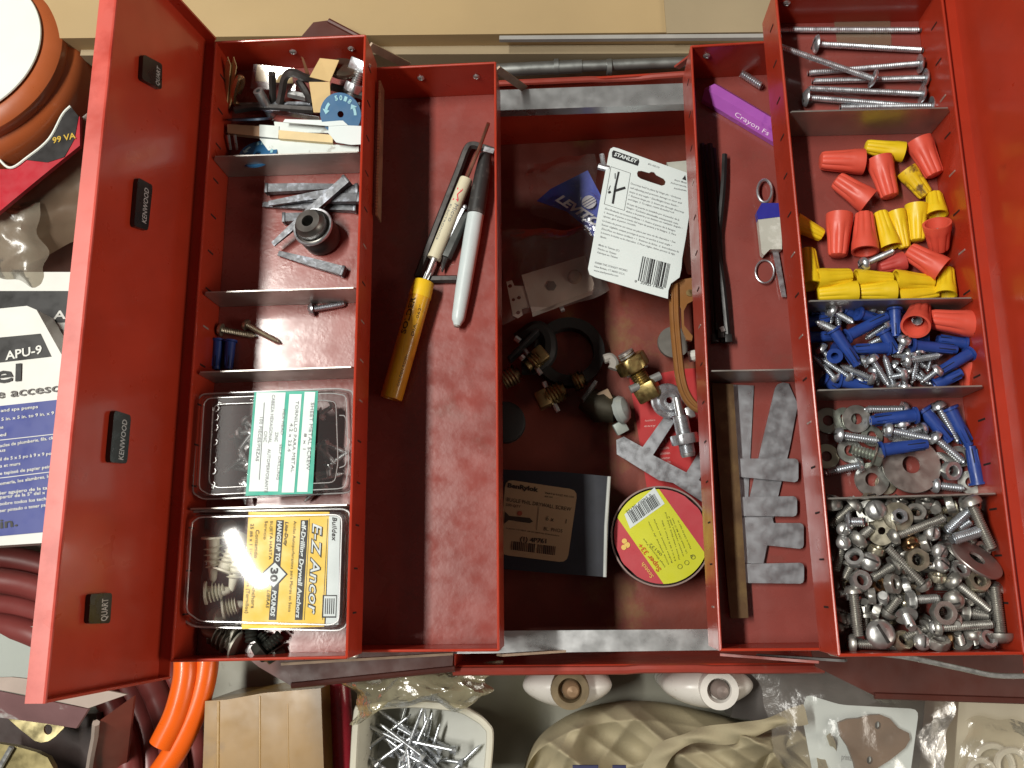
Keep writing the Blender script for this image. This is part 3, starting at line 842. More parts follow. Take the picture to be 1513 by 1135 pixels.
def pixt(u, v, z): return pix(u, v, z - .0024 * (u - 400) / 100.0)      # the pack sits a little tilted
m = MB(); cc = (400, 656)
shell(m, [[pixt(u, v, Z1 - .010) for u, v in O], [pixt(u, v, Z1 - .0095) for u, v in shrink(O, .965, cc)], [pixt(u, v, Z1 - .001) for u, v in shrink(O, .945, cc)], [pixt(u, v, Z1) for u, v in shrink(O, .915, cc)], [pixt(u, v, Z1) for u, v in shrink(O, .80, cc)], [pixt(u, v, Z1 - .0016) for u, v in shrink(O, .775, cc)]])
m.build('blister', CLEAR, bp)
m = MB(); shell(m, [[pixt(u, v, Z1 - .0105) for u, v in O], [pixt(u, v, FUL + .003) for u, v in shrink(O, .93, cc)], [pixt(u, v, FUL + .0015) for u, v in shrink(O, .88, cc)]])
m.build('tub', CLEAR, bp)
m = MB(); k_ = [pixt(u, v, Z1 - .0098) for u, v in O]; m.tube(k_ + [k_[0]], .0006, 6, cap=False)
k_ = [pixt(u, v, Z1) for u, v in shrink(O, .915, cc)]; m.tube(k_ + [k_[0]], .0004, 6, cap=False)
k_ = [pixt(u, v, Z1 + .0001) for u, v in shrink(O, .79, cc)]; m.tube(k_ + [k_[0]], .0003, 6, cap=False)
m.build('moulded_edge', CLEARE, bp)
Q = zoomer(280, 570, 6.052)
m = MB(); m.tube(smoothpath([pixt(*Q(x, y), Z1 - .009) for x, y in ((1340, 265), (1385, 272), (1405, 330), (1400, 430), (1432, 500), (1402, 560), (1395, 700), (1340, 735))], 5), .0004, 6); m.build('hang_slot', CLEARE, bp)
for y0 in (180, 260, 350, 480, 640, 740, 860):
    m = MB(); m.tube(smoothpath([pixt(*Q(x, y0 + d), Z1 - .0005) for x, d in ((262 - y0 * .05, 0), (272 - y0 * .05, 18), (262 - y0 * .05, 42), (240 - y0 * .05, 50))], 4), .00045, 6); m.build('embossing', CLEARE, bp)
TEAL = mat('teal_print', (0.015, 0.35, 0.25), 0.5)
ZL = Z1 + .0004
Q = zoomer(280, 570, 6.052)
def qz(x, y, z): return pixt(*Q(x, y), z)
m = MB(); m.prism([qz(580, 55, ZL), qz(1150, 45, ZL), qz(1100, 965, ZL), qz(500, 985, ZL)], 0.0002)
m.mat(1)
for (xa, xb, ya, yb) in ((600, 860, 60, 945), (895, 1005, 75, 955), (1030, 1125, 55, 950)):
    P = []
    for x, y in ((xa, ya), (xb, ya), (xb, yb), (xa, yb)):
        sh = -72 * (y - 50) / 920.0
        P.append(qz(x + sh, y, ZL + .0002))
    m.prism(P, 0.0001)
lb = m.build('label_card', [TEAL, WHITEC], bp)
m = MB()
def vt(s, x0, y0, x1, y1, h, bold=0.0, z=ZL + .0005, shear=0):
    m.text(s, qz(x0, y0, z), qz(x1, y1, z), h / 6.052 * mpp(z), UP, bold, shear)
vt('SHEET METAL SCREW', 1085, 150, 1042, 755, 30); vt('8 x 1', 1025, 425, 1012, 570, 24)
vt('TORNILLO PARA METAL', 950, 135, 905, 775, 28); vt('4.2 x 25.4', 898, 335, 875, 590, 28)
vt('HEX HEAD      SELF DRILLING', 835, 210, 775, 840, 22); vt('ZINC', 765, 415, 760, 500, 28)
vt('CABEZA HEXAGONAL    AUTOPERFORANTE', 738, 80, 668, 955, 28); vt('CINC', 668, 405, 660, 505, 28)
vt('100 PIECES/PIEZAS', 628, 280, 590, 675, 28)
m.prism([qz(665, 150, ZL + .0005), qz(670, 150, ZL + .0005), qz(625, 840, ZL + .0005), qz(620, 840, ZL + .0005)], 0.0001)
m.build('lettering', INKG, lb)
def qz(x, y, z): return q3(x, y, z)
for k in range(26):
    u = random.uniform(338, 375) if k < 15 else random.uniform(470, 490); v = random.uniform(598, 722)
    a = random.uniform(0, 6.28); L = 0.018
    p = pix(u, v, FUL + random.uniform(.006, .014)); d = Vector((math.cos(a), math.sin(a), random.uniform(-.2, .2))) * L
    if k < 15 and abs(p.x + d.x + 0.235) < 0.008: d.x = abs(d.x)
    fastener('sheet_metal_screw', p, p + d * 0.9, 0.0017, 'hex', 0.0032, ZINC, 'small zinc hex head screw inside the clear blister pack', 'screw', 'screws inside the clear blister pack', tip=0.004)

bp2 = thing('anchor_blister_pack', 'clear plastic blister pack of drywall anchors with yellow and black label', 'blister pack', pix(395, 840, FUL))
O = rpoly([(272, 765), (284, 756), (508, 752), (517, 758), (512, 925), (500, 932), (285, 926), (263, 910)]); cc = (392, 842); Z2 = FUL + .031
m = MB()
shell(m, [[pix(u, v, Z2 - .012) for u, v in O], [pix(u, v, Z2 - .0115) for u, v in shrink(O, .965, cc)], [pix(u, v, Z2 - .001) for u, v in shrink(O, .94, cc)], [pix(u, v, Z2) for u, v in shrink(O, .90, cc)]])
m.build('blister', CLEAR, bp2)
m = MB(); shell(m, [[pix(u, v, Z2 - .0125) for u, v in O], [pix(u, v, FUL + .003) for u, v in shrink(O, .93, cc)], [pix(u, v, FUL + .0015) for u, v in shrink(O, .88, cc)]])
m.build('tub', CLEAR, bp2)
m = MB(); k_ = [pix(u, v, Z2 - .0118) for u, v in O]; m.tube(k_ + [k_[0]], .0007, 6, cap=False)
k_ = [pix(u, v, Z2) for u, v in shrink(O, .905, cc)]; m.tube(k_ + [k_[0]], .0005, 6, cap=False)
m.build('moulded_edge', CLEARE, bp2)
YEL = mat('yellow_print', (0.80, 0.52, 0.015), 0.45, var=0.03)
Q = zoomer(240, 740, 4.54); ZL = Z2 - .0016
S4 = 4.54
m = MB(); m.prism([qz(578, 75, ZL), qz(1120, 75, ZL), qz(1085, 845, ZL), qz(530, 860, ZL)], 0.0002)
m.mat(1); m.prism([qz(1118, 90, ZL + .0001), qz(1192, 95, ZL + .0001), qz(1180, 830, ZL + .0001), qz(1095, 840, ZL + .0001)], 0.0002)
m.mat(2)
def band(x0, x1, y0, y1, sk, z=ZL + .0002):
    m.prism([qz(x0, y0, z), qz(x1, y0, z), qz(x1 - sk, y1, z), qz(x0 - sk, y1, z)], 0.0001)
band(765, 815, 130, 800, 52); band(928, 978, 130, 800, 40)
m.mat(1); z = ZL + .0004; m.prism([qz(670, 492, z), qz(755, 415, z), qz(828, 492, z), qz(745, 580, z)], 0.0001)
m.mat(2)
m.prism([qz(660, 492, z - .0001), qz(755, 402, z - .0001), qz(840, 492, z - .0001), qz(745, 594, z - .0001)], 0.0001)
band(985, 988, 120, 800, 35); band(1108, 1111, 120, 800, 35); band(1075, 1172, 632, 785, 6)
m.mat(1); band(1085, 1166, 640, 775, 6, ZL + .0003)
lb2 = m.build('label_card', [YEL, WHITEC, INK], bp2)
def vt4(s, x0, y0, x1, y1, h, bold=0.0, shear=0, dz=.0006):
    z = ZL + dz; m.text(s, qz(x0, y0, z), qz(x1, y1, z), h / S4 * mpp(z), UP, bold, shear)
m = MB()
vt4('E-Z Ancor', 1008, 150, 975, 765, 66, 0.045, 0.25, .0006)
vt4('Buildex', 1140, 110, 1136, 270, 30, 0.01, 0.2)
vt4('Lite-Duty', 824, 140, 815, 305, 20, 0.02, 0.2)
vt4('Anclas Autoperforantes para Muros en Seco', 880, 135, 842, 745, 18)
vt4('Contenido    Plastic Anchors', 625, 195, 592, 720, 24)
vt4('25 #6 x 1 1/4"        Screws (Tornillos)', 590, 155, 552, 755, 22)
vt4('SUJETA HASTA', 722, 135, 712, 395, 18); vt4('LIBRAS', 702, 600, 692, 720, 20, 0, 0.2)
vt4('Servicio', 686, 135, 676, 260, 20); vt4('30', 728, 450, 722, 545, 48, 0.04)
for k in range(5): band(1092 + 14 * k, 1098 + 14 * k, 655, 760, 4, ZL + .0005)
m.build('lettering', INK, lb2)
m = MB()
vt4('HANGS UP TO', 775, 135, 758, 408, 28, 0.04, 0.2); vt4('POUNDS', 738, 600, 724, 775, 28, 0.04, 0.2)
vt4('elf-Drilling Drywall Anchors', 938, 135, 895, 785, 28, 0.03, 0.15)
m.build('lettering', WHITEC, lb2)
m = MB()
vt4('E-Z Ancor', 1010, 152, 978, 762, 62, 0.005, 0.25, .0009)
m.build('lettering', WHITEC, lb2)
ANCW = mat('pale_nylon', (0.66, 0.64, 0.52), 0.45, var=0.06)
def ezanchor_mesh(m, L, r):
    m.lathe([(0, r * 0.4), (0, r * 1.5), (0.0012, r * 1.5), (0.0016, r * 0.85), (L * 0.55, r * 0.75), (L * 0.9, r * 0.45), (L, 0.0003)], 14, cap=True)
    n = 12; k = 40; vs = []; fs = []
    for j in range(k + 1):
        a = 2 * math.pi * j / 10; x = L * (0.18 + 0.5 * j / k)
        ra = r * 0.7; rb = r * (1.35 - 0.3 * j / k)
        for (rr, dx) in ((ra, -0.0008), (rb, 0), (ra, 0.0008)): vs.append((x + dx, rr * math.cos(a), rr * math.sin(a)))
    for j in range(k):
        for i in range(2): fs.append((j * 3 + i, j * 3 + i + 1, j * 3 + i + 4, j * 3 + i + 3))
    m.add(vs, fs)
def ezanchor(a, b, label, group, r=0.0040, mt=None):
    a = Vector(a); b = Vector(b); L = round((b - a).length, 3)
    return shared('drywall_anchor', ('ez', L, r, (mt or ANCW).name), lambda m: ezanchor_mesh(m, L, r), mt or ANCW, axisM(a, b, random.uniform(0, 6)), label, 'anchor', group)
for (x0, y0, x1, y1, z) in ((340, 240, 340, 560, .025), (405, 480, 500, 260, .024), (285, 620, 470, 600, .025), (520, 250, 480, 330, .020), (520, 340, 460, 620, .024), (400, 720, 560, 690, .016), (400, 790, 300, 760, .010), (440, 200, 360, 150, .010)):
    ezanchor(q3(x0, y0, FUL + z), q3(x1, y1, FUL + z - .004), 'pale plastic spiral anchor inside the yellow labelled blister pack', 'anchors inside the yellow labelled pack', 0.0048)
GREYA = mat('grey_zinc_anchor', (0.33, 0.32, 0.27), 0.4, 0.3, var=0.1)
ezanchor(q3(505, 975, FUL + .008), q3(260, 860, FUL + .006), 'grey spiral anchor with wide flange below the yellow blister pack', 'grey spiral anchors below the yellow pack', 0.0062, GREYA)
ezanchor(q3(500, 900, FUL + .006), q3(360, 850, FUL + .006), 'grey spiral anchor with wide flange below the yellow blister pack', 'grey spiral anchors below the yellow pack', 0.0055, GREYA)
DKB = mat('dark_green_oxide', (0.055, 0.058, 0.05), 0.35, 0.7, var=0.15)
LB = 'dark hex head bolt poking out below the yellow blister pack'
fastener('hex_bolt', q3(690, 990, FUL + .007), q3(815, 880, FUL + .006), 0.0040, 'hex', 0.0072, DKB, LB, 'bolt', 'dark bolts below the yellow pack')
fastener('hex_bolt', q3(595, 840, FUL + .007), q3(600, 960, FUL + .006), 0.0045, 'hex', 0.0072, DKB, LB, 'bolt', 'dark bolts below the yellow pack')
fastener('hex_bolt', q3(740, 1010, FUL + .004), q3(660, 880, FUL + .005), 0.0036, 'hex', 0.0068, DKB, LB, 'bolt', 'dark bolts below the yellow pack')
# ------------------------------------------------------------------ inner tray: marker, screwdriver, solder
F = FLL
Q = zoomer(600, 180, 3.547)
m = MB(); m.tube(smoothpath([q3(462, 155, F + .006), q3(400, 135, F + .006), q3(350, 122, F + .006), q3(318, 145, F + .006), q3(270, 270, F + .005), q3(160, 550, F + .004), q3(60, 815, F + .004)], 6), 0.0031, 6)
hk = m.build('allen_key', DARKST, None, 'large black allen key lying under the cream screwdriver', 'allen key', angle=25)
m = MB(); m.bar(q3(408, 142, F + .0092), q3(460, 156, F + .0092), 0.004, 0.001); m.build('worn_end', ZINCB, hk)
m = MB(); m.tube([q3(112, 826, F + .0035), q3(266, 824, F + .0035)], 0.0030, 6); m.build('allen_key', DARKST, None, 'short end of a dark allen key between the solder tube and the marker', 'allen key', angle=25)
CREAM = mat('cream_plastic', (0.66, 0.62, 0.45), 0.42, var=0.05, spots=(0.35, 0.30, 0.2), spot_amt=0.28, spot_scale=80)
sd = thing('pocket_screwdriver', 'cream pocket screwdriver with red M and clip beside the marker', 'screwdriver', q3(230, 500, F))
A = q3(316, 300, F + .0105); B = q3(146, 718, F + .0085); ax = (B - A).normalized()
m = MB(); L = (B - A).length; m.lathe([(0, 0.0015), (0, 0.0046), (0.001, 0.0049), (L - .004, 0.0049), (L - .002, 0.0052), (L, 0.0052), (L, 0.0015)], 22, axisM(A, B)); m.build('barrel', CREAM, sd)
m = MB(); M = axisM(B, B + ax); m.lathe([(0, .0022), (.004, .0020), (.012, .0019), (.015, .0016), (.018, .0004)], 10, M); m.box((.014, 0, 0), (.006, .0042, .0007), M); m.box((.014, 0, 0), (.006, .0007, .0042), M); m.build('phillips_tip', ZINC, sd)
m = MB(); m.tube([A, q3(380, 150, F + .020), q3(432, 8, F + .038)], 0.0014, 8); m.build('rod', mat('copper_rod', (0.48, 0.24, 0.17), 0.35, 0.9), sd)
m = MB(); m.bar(q3(300, 455, F + .011), q3(215, 622, F + .0085), 0.0022, 0.0006); c = q3(308, 446, F + .011)
m.lathe([(-.0018, .0002), (-.0012, .0013), (0, .0018), (.0012, .0013), (.0018, .0002)], 12, faceM(c, (0, 0, 1))); m.build('clip', ZINCB, sd)
REDI = mat('red_print', (0.62, 0.02, 0.05), 0.5)
nrm = Vector((0, 0, 1)); side = nrm.cross(ax).normalized(); top = ax.cross(side); top = top if top.z > 0 else -top
def on_barrel(t): return A + ax * (L * t) + top * 0.0051
m = MB(); m.text('M', on_barrel(.15), on_barrel(.31), 0.0046, top, 0.0, wrap=(0.0051, -0.0027)); m.build('logo', REDI, sd)
m = MB(); m.text('Micro', on_barrel(.34), on_barrel(.56), 0.0030, top, 0.0, wrap=(0.0051, 0.0002)); m.text('ELECTRONICS', on_barrel(.36), on_barrel(.80), 0.0018, top, 0.0, wrap=(0.0051, -0.0034)); m.build('lettering', INKG, sd)
gb = thing('screwdriver_bit', 'dark grey hexagonal driver bit between the screwdriver and the marker', 'driver bit', q3(250, 620, F))
m = MB(); m.tube([q3(318, 490, F + .005), q3(300, 510, F + .006), q3(208, 712, F + .006)], 0.0042, 6); m.build('shank', mat('grey_bit', (0.16, 0.17, 0.165), 0.35, 0.7), gb, angle=25)
m = MB(); m.tube([q3(208, 712, F + .006), q3(196, 750, F + .005), q3(189, 788, F + .0045)], 0.002, 8, radii=[.0028, .0018, .0006]); m.build('tip', DARKST, gb)
mk = thing('marker_pen', 'pale grey permanent marker with worn black cap', 'marker', q3(340, 600, F))
A2 = q3(418, 168, F + .010); B2 = q3(268, 1068, F + .0075); ax2 = (B2 - A2).normalized(); L2 = (B2 - A2).length; LC = L2 * 0.36
MK = mat('marker_barrel', (0.55, 0.63, 0.64), 0.42, var=0.05, spots=(0.28, 0.31, 0.30), spot_amt=0.30, spot_scale=110)
CAPB = mat('marker_cap', (0.022, 0.022, 0.022), 0.45, var=0.3, spots=(0.09, 0.085, 0.08), spot_amt=0.40, spot_scale=90)
m = MB(); m.lathe([(LC, .0062), (LC + .003, .0062), (L2 * .5, .0063), (L2 * .8, .0058), (L2 * .95, .0050), (L2 * .97, .0046), (L2 * .985, .0034), (L2, .0026)], 24, axisM(A2, A2 + ax2)); m.build('barrel', MK, mk)
m = MB(); m.lathe([(0, .0034), (.001, .0046), (LC * .35, .0060), (LC * .96, .0067), (LC, .0067), (LC + .0005, .0062)], 24, axisM(A2, A2 + ax2)); m.build('cap', CAPB, mk)
m = MB(); m.lathe([(0, .0024), (.0012, .0022), (.0012, .0001)], 14, axisM(B2, B2 + ax2), cap=False); m.build('end_cap', mat('grey_end', (0.25, 0.22, 0.2), 0.5), mk)
Q = zoomer(540, 330, 3.914)
so = thing('solder_tube', 'translucent yellow solder tube with black SOLDER lettering', 'solder tube', q3(240, 680, F))
A3 = q3(340, 335, F + .0125); B3 = q3(148, 1015, F + .0105); ax3 = (B3 - A3).normalized(); L3 = (B3 - A3).length; r3 = 0.0079
YT = mat('yellow_tube', (0.66, 0.36, 0.018), 0.32, var=0.16, vscale=40, rvar=0.1, coat=0.3, spots=(0.45, 0.20, 0.01), spot_amt=0.38, spot_scale=35)
YC = mat('yellow_cap', (0.78, 0.50, 0.02), 0.35, var=0.06)
m = MB(); m.lathe([(.012, r3), (L3 - .001, r3), (L3, r3 * .96), (L3, r3 * .6), (L3 - .004, r3 * .55), (L3 - .004, .0001)], 28, axisM(A3, A3 + ax3), cap=False); m.build('tube', YT, so)
m = MB(); m.lathe([(0, .0001), (0, r3 * .86), (.001, r3 * .95), (.010, r3 * 1.03), (.0125, r3 * 1.04), (.0127, r3)], 28, axisM(A3, A3 + ax3), cap=False); m.build('cap', YC, so)
top3 = (UP - ax3 * UP.dot(ax3)).normalized()
m = MB(); rr = r3 + .00012
def onr(t): return A3 + ax3 * (L3 * t) + top3 * rr
m.text('SOLDER', onr(.48), onr(.17), 0.0042, top3, 0.02, wrap=(rr, .0008))
m.text('GOLDEN ROSIN', onr(.90), onr(.64), 0.0020, top3, wrap=(rr, -.0052)); m.text('DIA. .062"', onr(.48), onr(.22), 0.0020, top3, wrap=(rr, -.0052))
m.build('lettering', mat('dark_olive_ink', (0.05, 0.03, 0.008), 0.5), so)
# saw blade edge-on between the two trays
m = MB()
a0 = Vector((ulc[1].x + .0035, pix(560, 138, .19).y, .1995)); b0 = Vector((pix(556, 332, .19).x - 0.001, pix(556, 332, .19).y, .1995))
b0.x = on_edge(ulc[1], ulc[2], b0.y).x + .0035
n = 44
m.bar(a0, b0, .0010, .012)
for k in range(n):
    p = a0.lerp(b0, (k + .5) / n); m.bar(p + Vector((0, -.0008, .006)), p + Vector((0, .0008, .0075)), .0014, .0012)
m.build('toothed_strip', mat('copper_blade', (0.62, 0.40, 0.24), 0.35, 0.8, var=0.2), None, 'coppery toothed saw blade wedged on edge between two trays', 'saw blade')

# ------------------------------------------------------------------ deep bin
F = FB
Q = zoomer(735, 210, 4.2)
# clear bag with a switch
BAGD = film('dusty_bag', (0.9, 0.86, 0.82), 0.04, 0.2, 0.13, (0.5, 0.42, 0.38), bump=0.6, bscale=55)
def crumple(mb, quad, z, amp, nu=18, nv=18, seed=1, dome=0.0, scale=60, layers=True):
    rnd = random.Random(seed); ph = [(rnd.uniform(-1, 1), rnd.uniform(-1, 1), rnd.uniform(0, 6.28)) for _ in range(9)]
    c = [Vector(p) for p in quad]
    def fn(s, t):
        p = c[0].lerp(c[1], s).lerp(c[3].lerp(c[2], s), t).copy()
        h = 0
        for k, (a, b_, f) in enumerate(ph):
            h += abs(math.sin((a * p.x + b_ * p.y) * scale * (1 + k * 0.45) + f)) / (1 + 0.35 * k)
        e = min(1, 6 * min(s, 1 - s, t, 1 - t) + 0.15)
        p.z += (h / 4.2) * amp * e + dome * math.sin(math.pi * s) * math.sin(math.pi * t)
        p.x += amp * 0.30 * (math.sin(t * 9 + seed) + .6 * math.sin(t * 16.7 + s * 5)); p.y += amp * 0.30 * (math.sin(s * 7.3 + seed * 2) + .6 * math.sin(s * 15.1 + t * 4))
        return p
    mb.grid(fn, nu, nv)
    return mb
sw = thing('switch_plate', 'white wall switch with mounting strap inside a dusty clear bag', 'switch', q3(330, 900, F))
IV = mat('ivory_plastic', (0.62, 0.54, 0.48), 0.45, var=0.05)
zt = F + .034
m = MB(); m.prism([q3(150, 825, zt), q3(540, 705, zt), q3(600, 880, zt), q3(590, 920, zt), q3(215, 1060, zt)], .012); m.build('face', IV, sw)
def sq(pts):
    o = q3(pts[0][0], pts[0][1], zt); return [(q3(x, y, zt) - o).xy for x, y in pts], Matrix.Translation(o)
strap = [(55, 865), (90, 855), (105, 890), (165, 890), (210, 1020), (150, 1030), (155, 1070), (125, 1090), (95, 1075)]
P, M = sq(strap); o = q3(55, 865, zt)
holes = []
for (x, y, r) in ((77, 890, .0019), (98, 975, .0016), (133, 962, .0018), (127, 1055, .0019)):
    cpt = (q3(x, y, zt) - o).xy; holes.append(circ(cpt.x, cpt.y, r, 12))
m = MB(); m.outline([[tuple(p) for p in P]] + holes, .0012, Matrix.Translation(o + Vector((0, 0, -.001)))); m.build('strap', IV, sw)
m = MB(); m.lathe([(0, .0048), (.0006, .0048), (.0008, .0001)], 6, faceM(q3(333, 893, zt), (0, 0, 1)), cap=False); m.build('hex_button', mat('dim_grey', (0.16, 0.14, 0.13), 0.5), sw)
m = MB(); m.lathe([(0, .0065), (.002, .0062), (.004, .0045), (.005, .0001)], 20, faceM(q3(480, 838, zt), (0, 0, 1)), cap=False); m.build('dome_button', mat('amber_dome', (0.42, 0.30, 0.22), 0.3), sw)
m = MB(); crumple(m, [q3(5, 560, F + .030), q3(590, 520, F + .036), q3(700, 930, F + .034), q3(40, 1130, F + .030)], 0, .006, 22, 22, 3, dome=.007)
m.build('clear_bag', BAGD, None, 'dusty clear plastic bag over the white wall switch', 'bag')
# blue printed bag
lv = thing('blue_bag', 'clear bag with blue printed panel reading LEVITON in white', 'bag', q3(430, 400, F))
BLUEI = mat('blue_print', (0.008, 0.035, 0.36), 0.45, var=0.1)
z = F + .045
m = MB(); m.prism([q3(245, 365, z - .004), q3(330, 290, z), q3(560, 175, z), q3(640, 330, z + .002), q3(650, 640, z - .008), q3(590, 580, z - .007), q3(560, 535, z - .006), q3(430, 430, z - .005)], .0008)
m.build('panel', BLUEI, lv)
m = MB()
pn = (q3(640, 330, z + .002) - q3(245, 365, z - .004)).cross(q3(560, 175, z) - q3(245, 365, z - .004)).normalized(); pn = pn if pn.z > 0 else -pn
m.text('LEVITON', q3(358, 360, z + .0012), q3(690, 575, z + .0005), .0075, UP, 0.04, 0.3)
c = q3(568, 372, z + .0025)
for (y0, y1) in ((-.0062, -.0030), (-.0024, -.0006), (.0, .0018), (.0024, .0062)):
    R = .0062; pts = []
    for y in [y0 + (y1 - y0) * k / 5 for k in range(6)]: pts.append(Vector((math.sqrt(max(0, R * R - y * y)), y, 0)))
    for y in [y1 - (y1 - y0) * k / 5 for k in range(6)]: pts.append(Vector((-math.sqrt(max(0, R * R - y * y)), y, 0)))
    Mr = Matrix.Rotation(R_(-32 + 62), 3, 'Z'); m.add([c + Mr @ p for p in pts], [tuple(range(12))])
m.build('lettering', mat('pale_print', (0.50, 0.50, 0.55), 0.5), lv)
m = MB(); crumple(m, [q3(170, 140, z - .004), q3(600, 70, z + .004), q3(680, 620, z - .001), q3(215, 430, z - .006)], 0, .005, 20, 18, 8, dome=.004)
m.build('film', film('thin_bag', (0.95, 0.94, 0.93), 0.05, 0.14, 0.03, (0.6, 0.55, 0.5), bump=0.5, bscale=60), lv)
# hinge-stop card
sc = thing('hinge_stop_card', 'white hang card with black STANLEY logo, small print and barcode', 'card', pix(945, 330, F))
Q = zoomer(865, 210, 4.83)
zc = F + .060
o = q3(100, 500, zc)
def l2(x, y): p = q3(x, y, zc) - o; return (p.x, p.y)
edge = [(168, 75), (178, 48), (200, 36), (235, 45), (470, 130), (722, 218), (738, 330), (745, 490), (715, 690), (690, 830), (685, 900), (672, 965), (610, 1010), (592, 1060), (588, 1118), (350, 1050), (70, 965), (30, 945), (18, 905), (45, 760), (110, 380)]
hole = [(368, 222), (376, 206), (400, 205), (455, 220), (468, 212), (490, 215), (505, 235), (558, 262), (572, 282), (566, 305), (545, 312), (470, 288), (395, 262), (372, 245)]
m = MB(); m.outline([[l2(*p) for p in edge], [l2(*p) for p in hole]], .0007, Matrix.Translation(o)); m.build('card', WHITEC, sc)
zi = zc + .0003
def ct(mb, s, x0, y0, x1, y1, h, bold=0.0, shear=0.0):
    mb.text(s, q3(x0, y0, zi), q3(x1, y1, zi), h / 4.83 * mpp(zi), UP, bold, shear)
m = MB(); m.prism([q3(190, 72, zi), q3(200, 58, zi), q3(380, 122, zi), q3(384, 140, zi), q3(374, 170, zi), q3(190, 108, zi)], .0001)
def dquad(x0, y0, x1, y1, w):
    d = Vector((x1 - x0, y1 - y0)).normalized(); nn_ = Vector((-d.y, d.x)) * w / 2
    m.add([q3(x0 + nn_.x, y0 + nn_.y, zi), q3(x1 + nn_.x, y1 + nn_.y, zi), q3(x1 - nn_.x, y1 - nn_.y, zi), q3(x0 - nn_.x, y0 - nn_.y, zi)], [(0, 1, 2, 3)])
m.build('logo_block', INK, sc); m = MB()
for (a, b_) in (((182, 175), (322, 222)), ((322, 222), (278, 488)), ((278, 488), (135, 442)), ((135, 442), (182, 175))): dquad(*a, *b_, 2.5)
dquad(238, 212, 215, 315, 14); dquad(215, 315, 195, 440, 16); dquad(205, 350, 285, 325, 18); dquad(212, 222, 212, 262, 6); dquad(168, 350, 175, 365, 20); dquad(178, 310, 165, 345, 5)
m.build('diagram', INK, sc); m = MB()
rb = random.Random(5); x = 0.0
while x < 1.0:
    w = rb.choice((4, 4, 7, 10)); f = x
    x0 = 412 + f * 195; y0 = 815 + f * 55; x1 = 378 + f * 195; y1 = 990 + f * 52
    dquad(x0, y0, x1, y1, w); x += (w + rb.choice((4, 5, 8))) / 195.0
ct(m, '0   33923 14006', 350, 1000, 555, 1052, 20, 0.01)
m.build('barcode', INK, sc); m = MB()
m.add([q3(690, 265, zi), q3(712, 235, zi), q3(720, 275, zi)], [(0, 1, 2)])
m.build('warning_mark', INK, sc)
m = MB(); ct(m, 'STANLEY', 203, 98, 366, 152, 30, 0.03, 0.05); 
m.v = [v + Vector((0, 0, .0003)) for v in m.v]; m.build('logo', WHITEC, sc)
m = MB()
ct(m, '85-0210', 445, 160, 525, 188, 14)
lines = [('Doorstop held in place by hinge pin • Exclusive', 322, 300, 680, 410), ('self adjusting pad prevents damage to door and', 318, 330, 684, 442), ('stops at any angle • Zinc/Bright brass finish •', 312, 358, 660, 465), ('1. Remove hinge pin. 2. Insert pin through doorstop', 308, 385, 702, 508), ('and hinge. 3. To adjust, rotate threaded rod.', 303, 412, 632, 510),
         ('El tope de puerta es instalado por el pasador de la', 296, 445, 668, 562), ('bisagra • Exclusivo almohadilla autoajustable evita', 292, 470, 660, 590), ('daños a la puerta y se detiene en cualquier ángulo •', 288, 498, 690, 620), ('Zinc/Acabado en bronce brillante • 1. Retire el perno de la bisagra', 136, 478, 640, 640),
         ('2. Inserte el perno a través del tope de puerta y la bisagra. 3. Para', 130, 505, 645, 668), ('ajustar, gire el perno roscado.', 126, 533, 360, 602), ('La butée de porte est tenue en place par une vis de charnière • Son', 120, 565, 640, 722), ('butoir réglable unique protège la porte et arrête à tout angle •', 115, 593, 615, 745),
         ('Zinc/Fini en laiton brillant • 1. Retirez la fiche. 2. Introduisez-la', 112, 622, 665, 790), ('à travers la butée et la charnière. 3. Pour régler, faites pivoter la tige.', 108, 650, 640, 808), ('filetée.', 104, 680, 150, 692),
         ('Made in Taiwan (C)', 92, 738, 240, 782), ('Hecho en Taiwan', 88, 765, 218, 805), ('Fabriqué au Taiwan', 84, 792, 228, 832), ('©2000 THE STANLEY WORKS', 66, 865, 298, 925), ('New Britain, CT 06053 U.S.A.', 62, 892, 280, 950), ('www.stanleyworks.com', 58, 920, 232, 962),
         ('Avert: Metal.', 632, 275, 722, 298), ('Advertencia.', 606, 295, 722, 325), ('Avertissement.', 630, 335, 722, 352)]
for (s, x0, y0, x1, y1) in lines: ct(m, s, x0, y0, x1, y1, 15, 0.004)
m.build('small_print', INKG, sc)
# white plastic bits peeping out behind the card
m = MB(); m.prism([pix(985, 240, F + .03), pix(1030, 236, F + .03), pix(1035, 262, F + .03), pix(995, 262, F + .03)], .02)
m.build('plastic_clip', mat('grey_white_plastic', (0.5, 0.52, 0.46), 0.5), None, 'pale plastic clip half hidden behind the white hang card', 'clip')
m = MB(); m.tube([pix(1005, 345, F + .03), pix(1022, 370, F + .03), pix(1030, 400, F + .03)], .009, 10); m.build('plastic_toggle', WHITEP, None, 'white plastic knob between the hang card and the tray wall', 'knob')
m = MB(); m.tube([pix(889, 228, F + .06), pix(893, 250, F + .058)], .0022, 10); m.tube([pix(884, 246, F + .058), pix(900, 250, F + .058)], .003, 8)
m.build('door_stop', ZINCB, None, 'shiny metal door stop tip at the upper corner of the hang card', 'door stop')
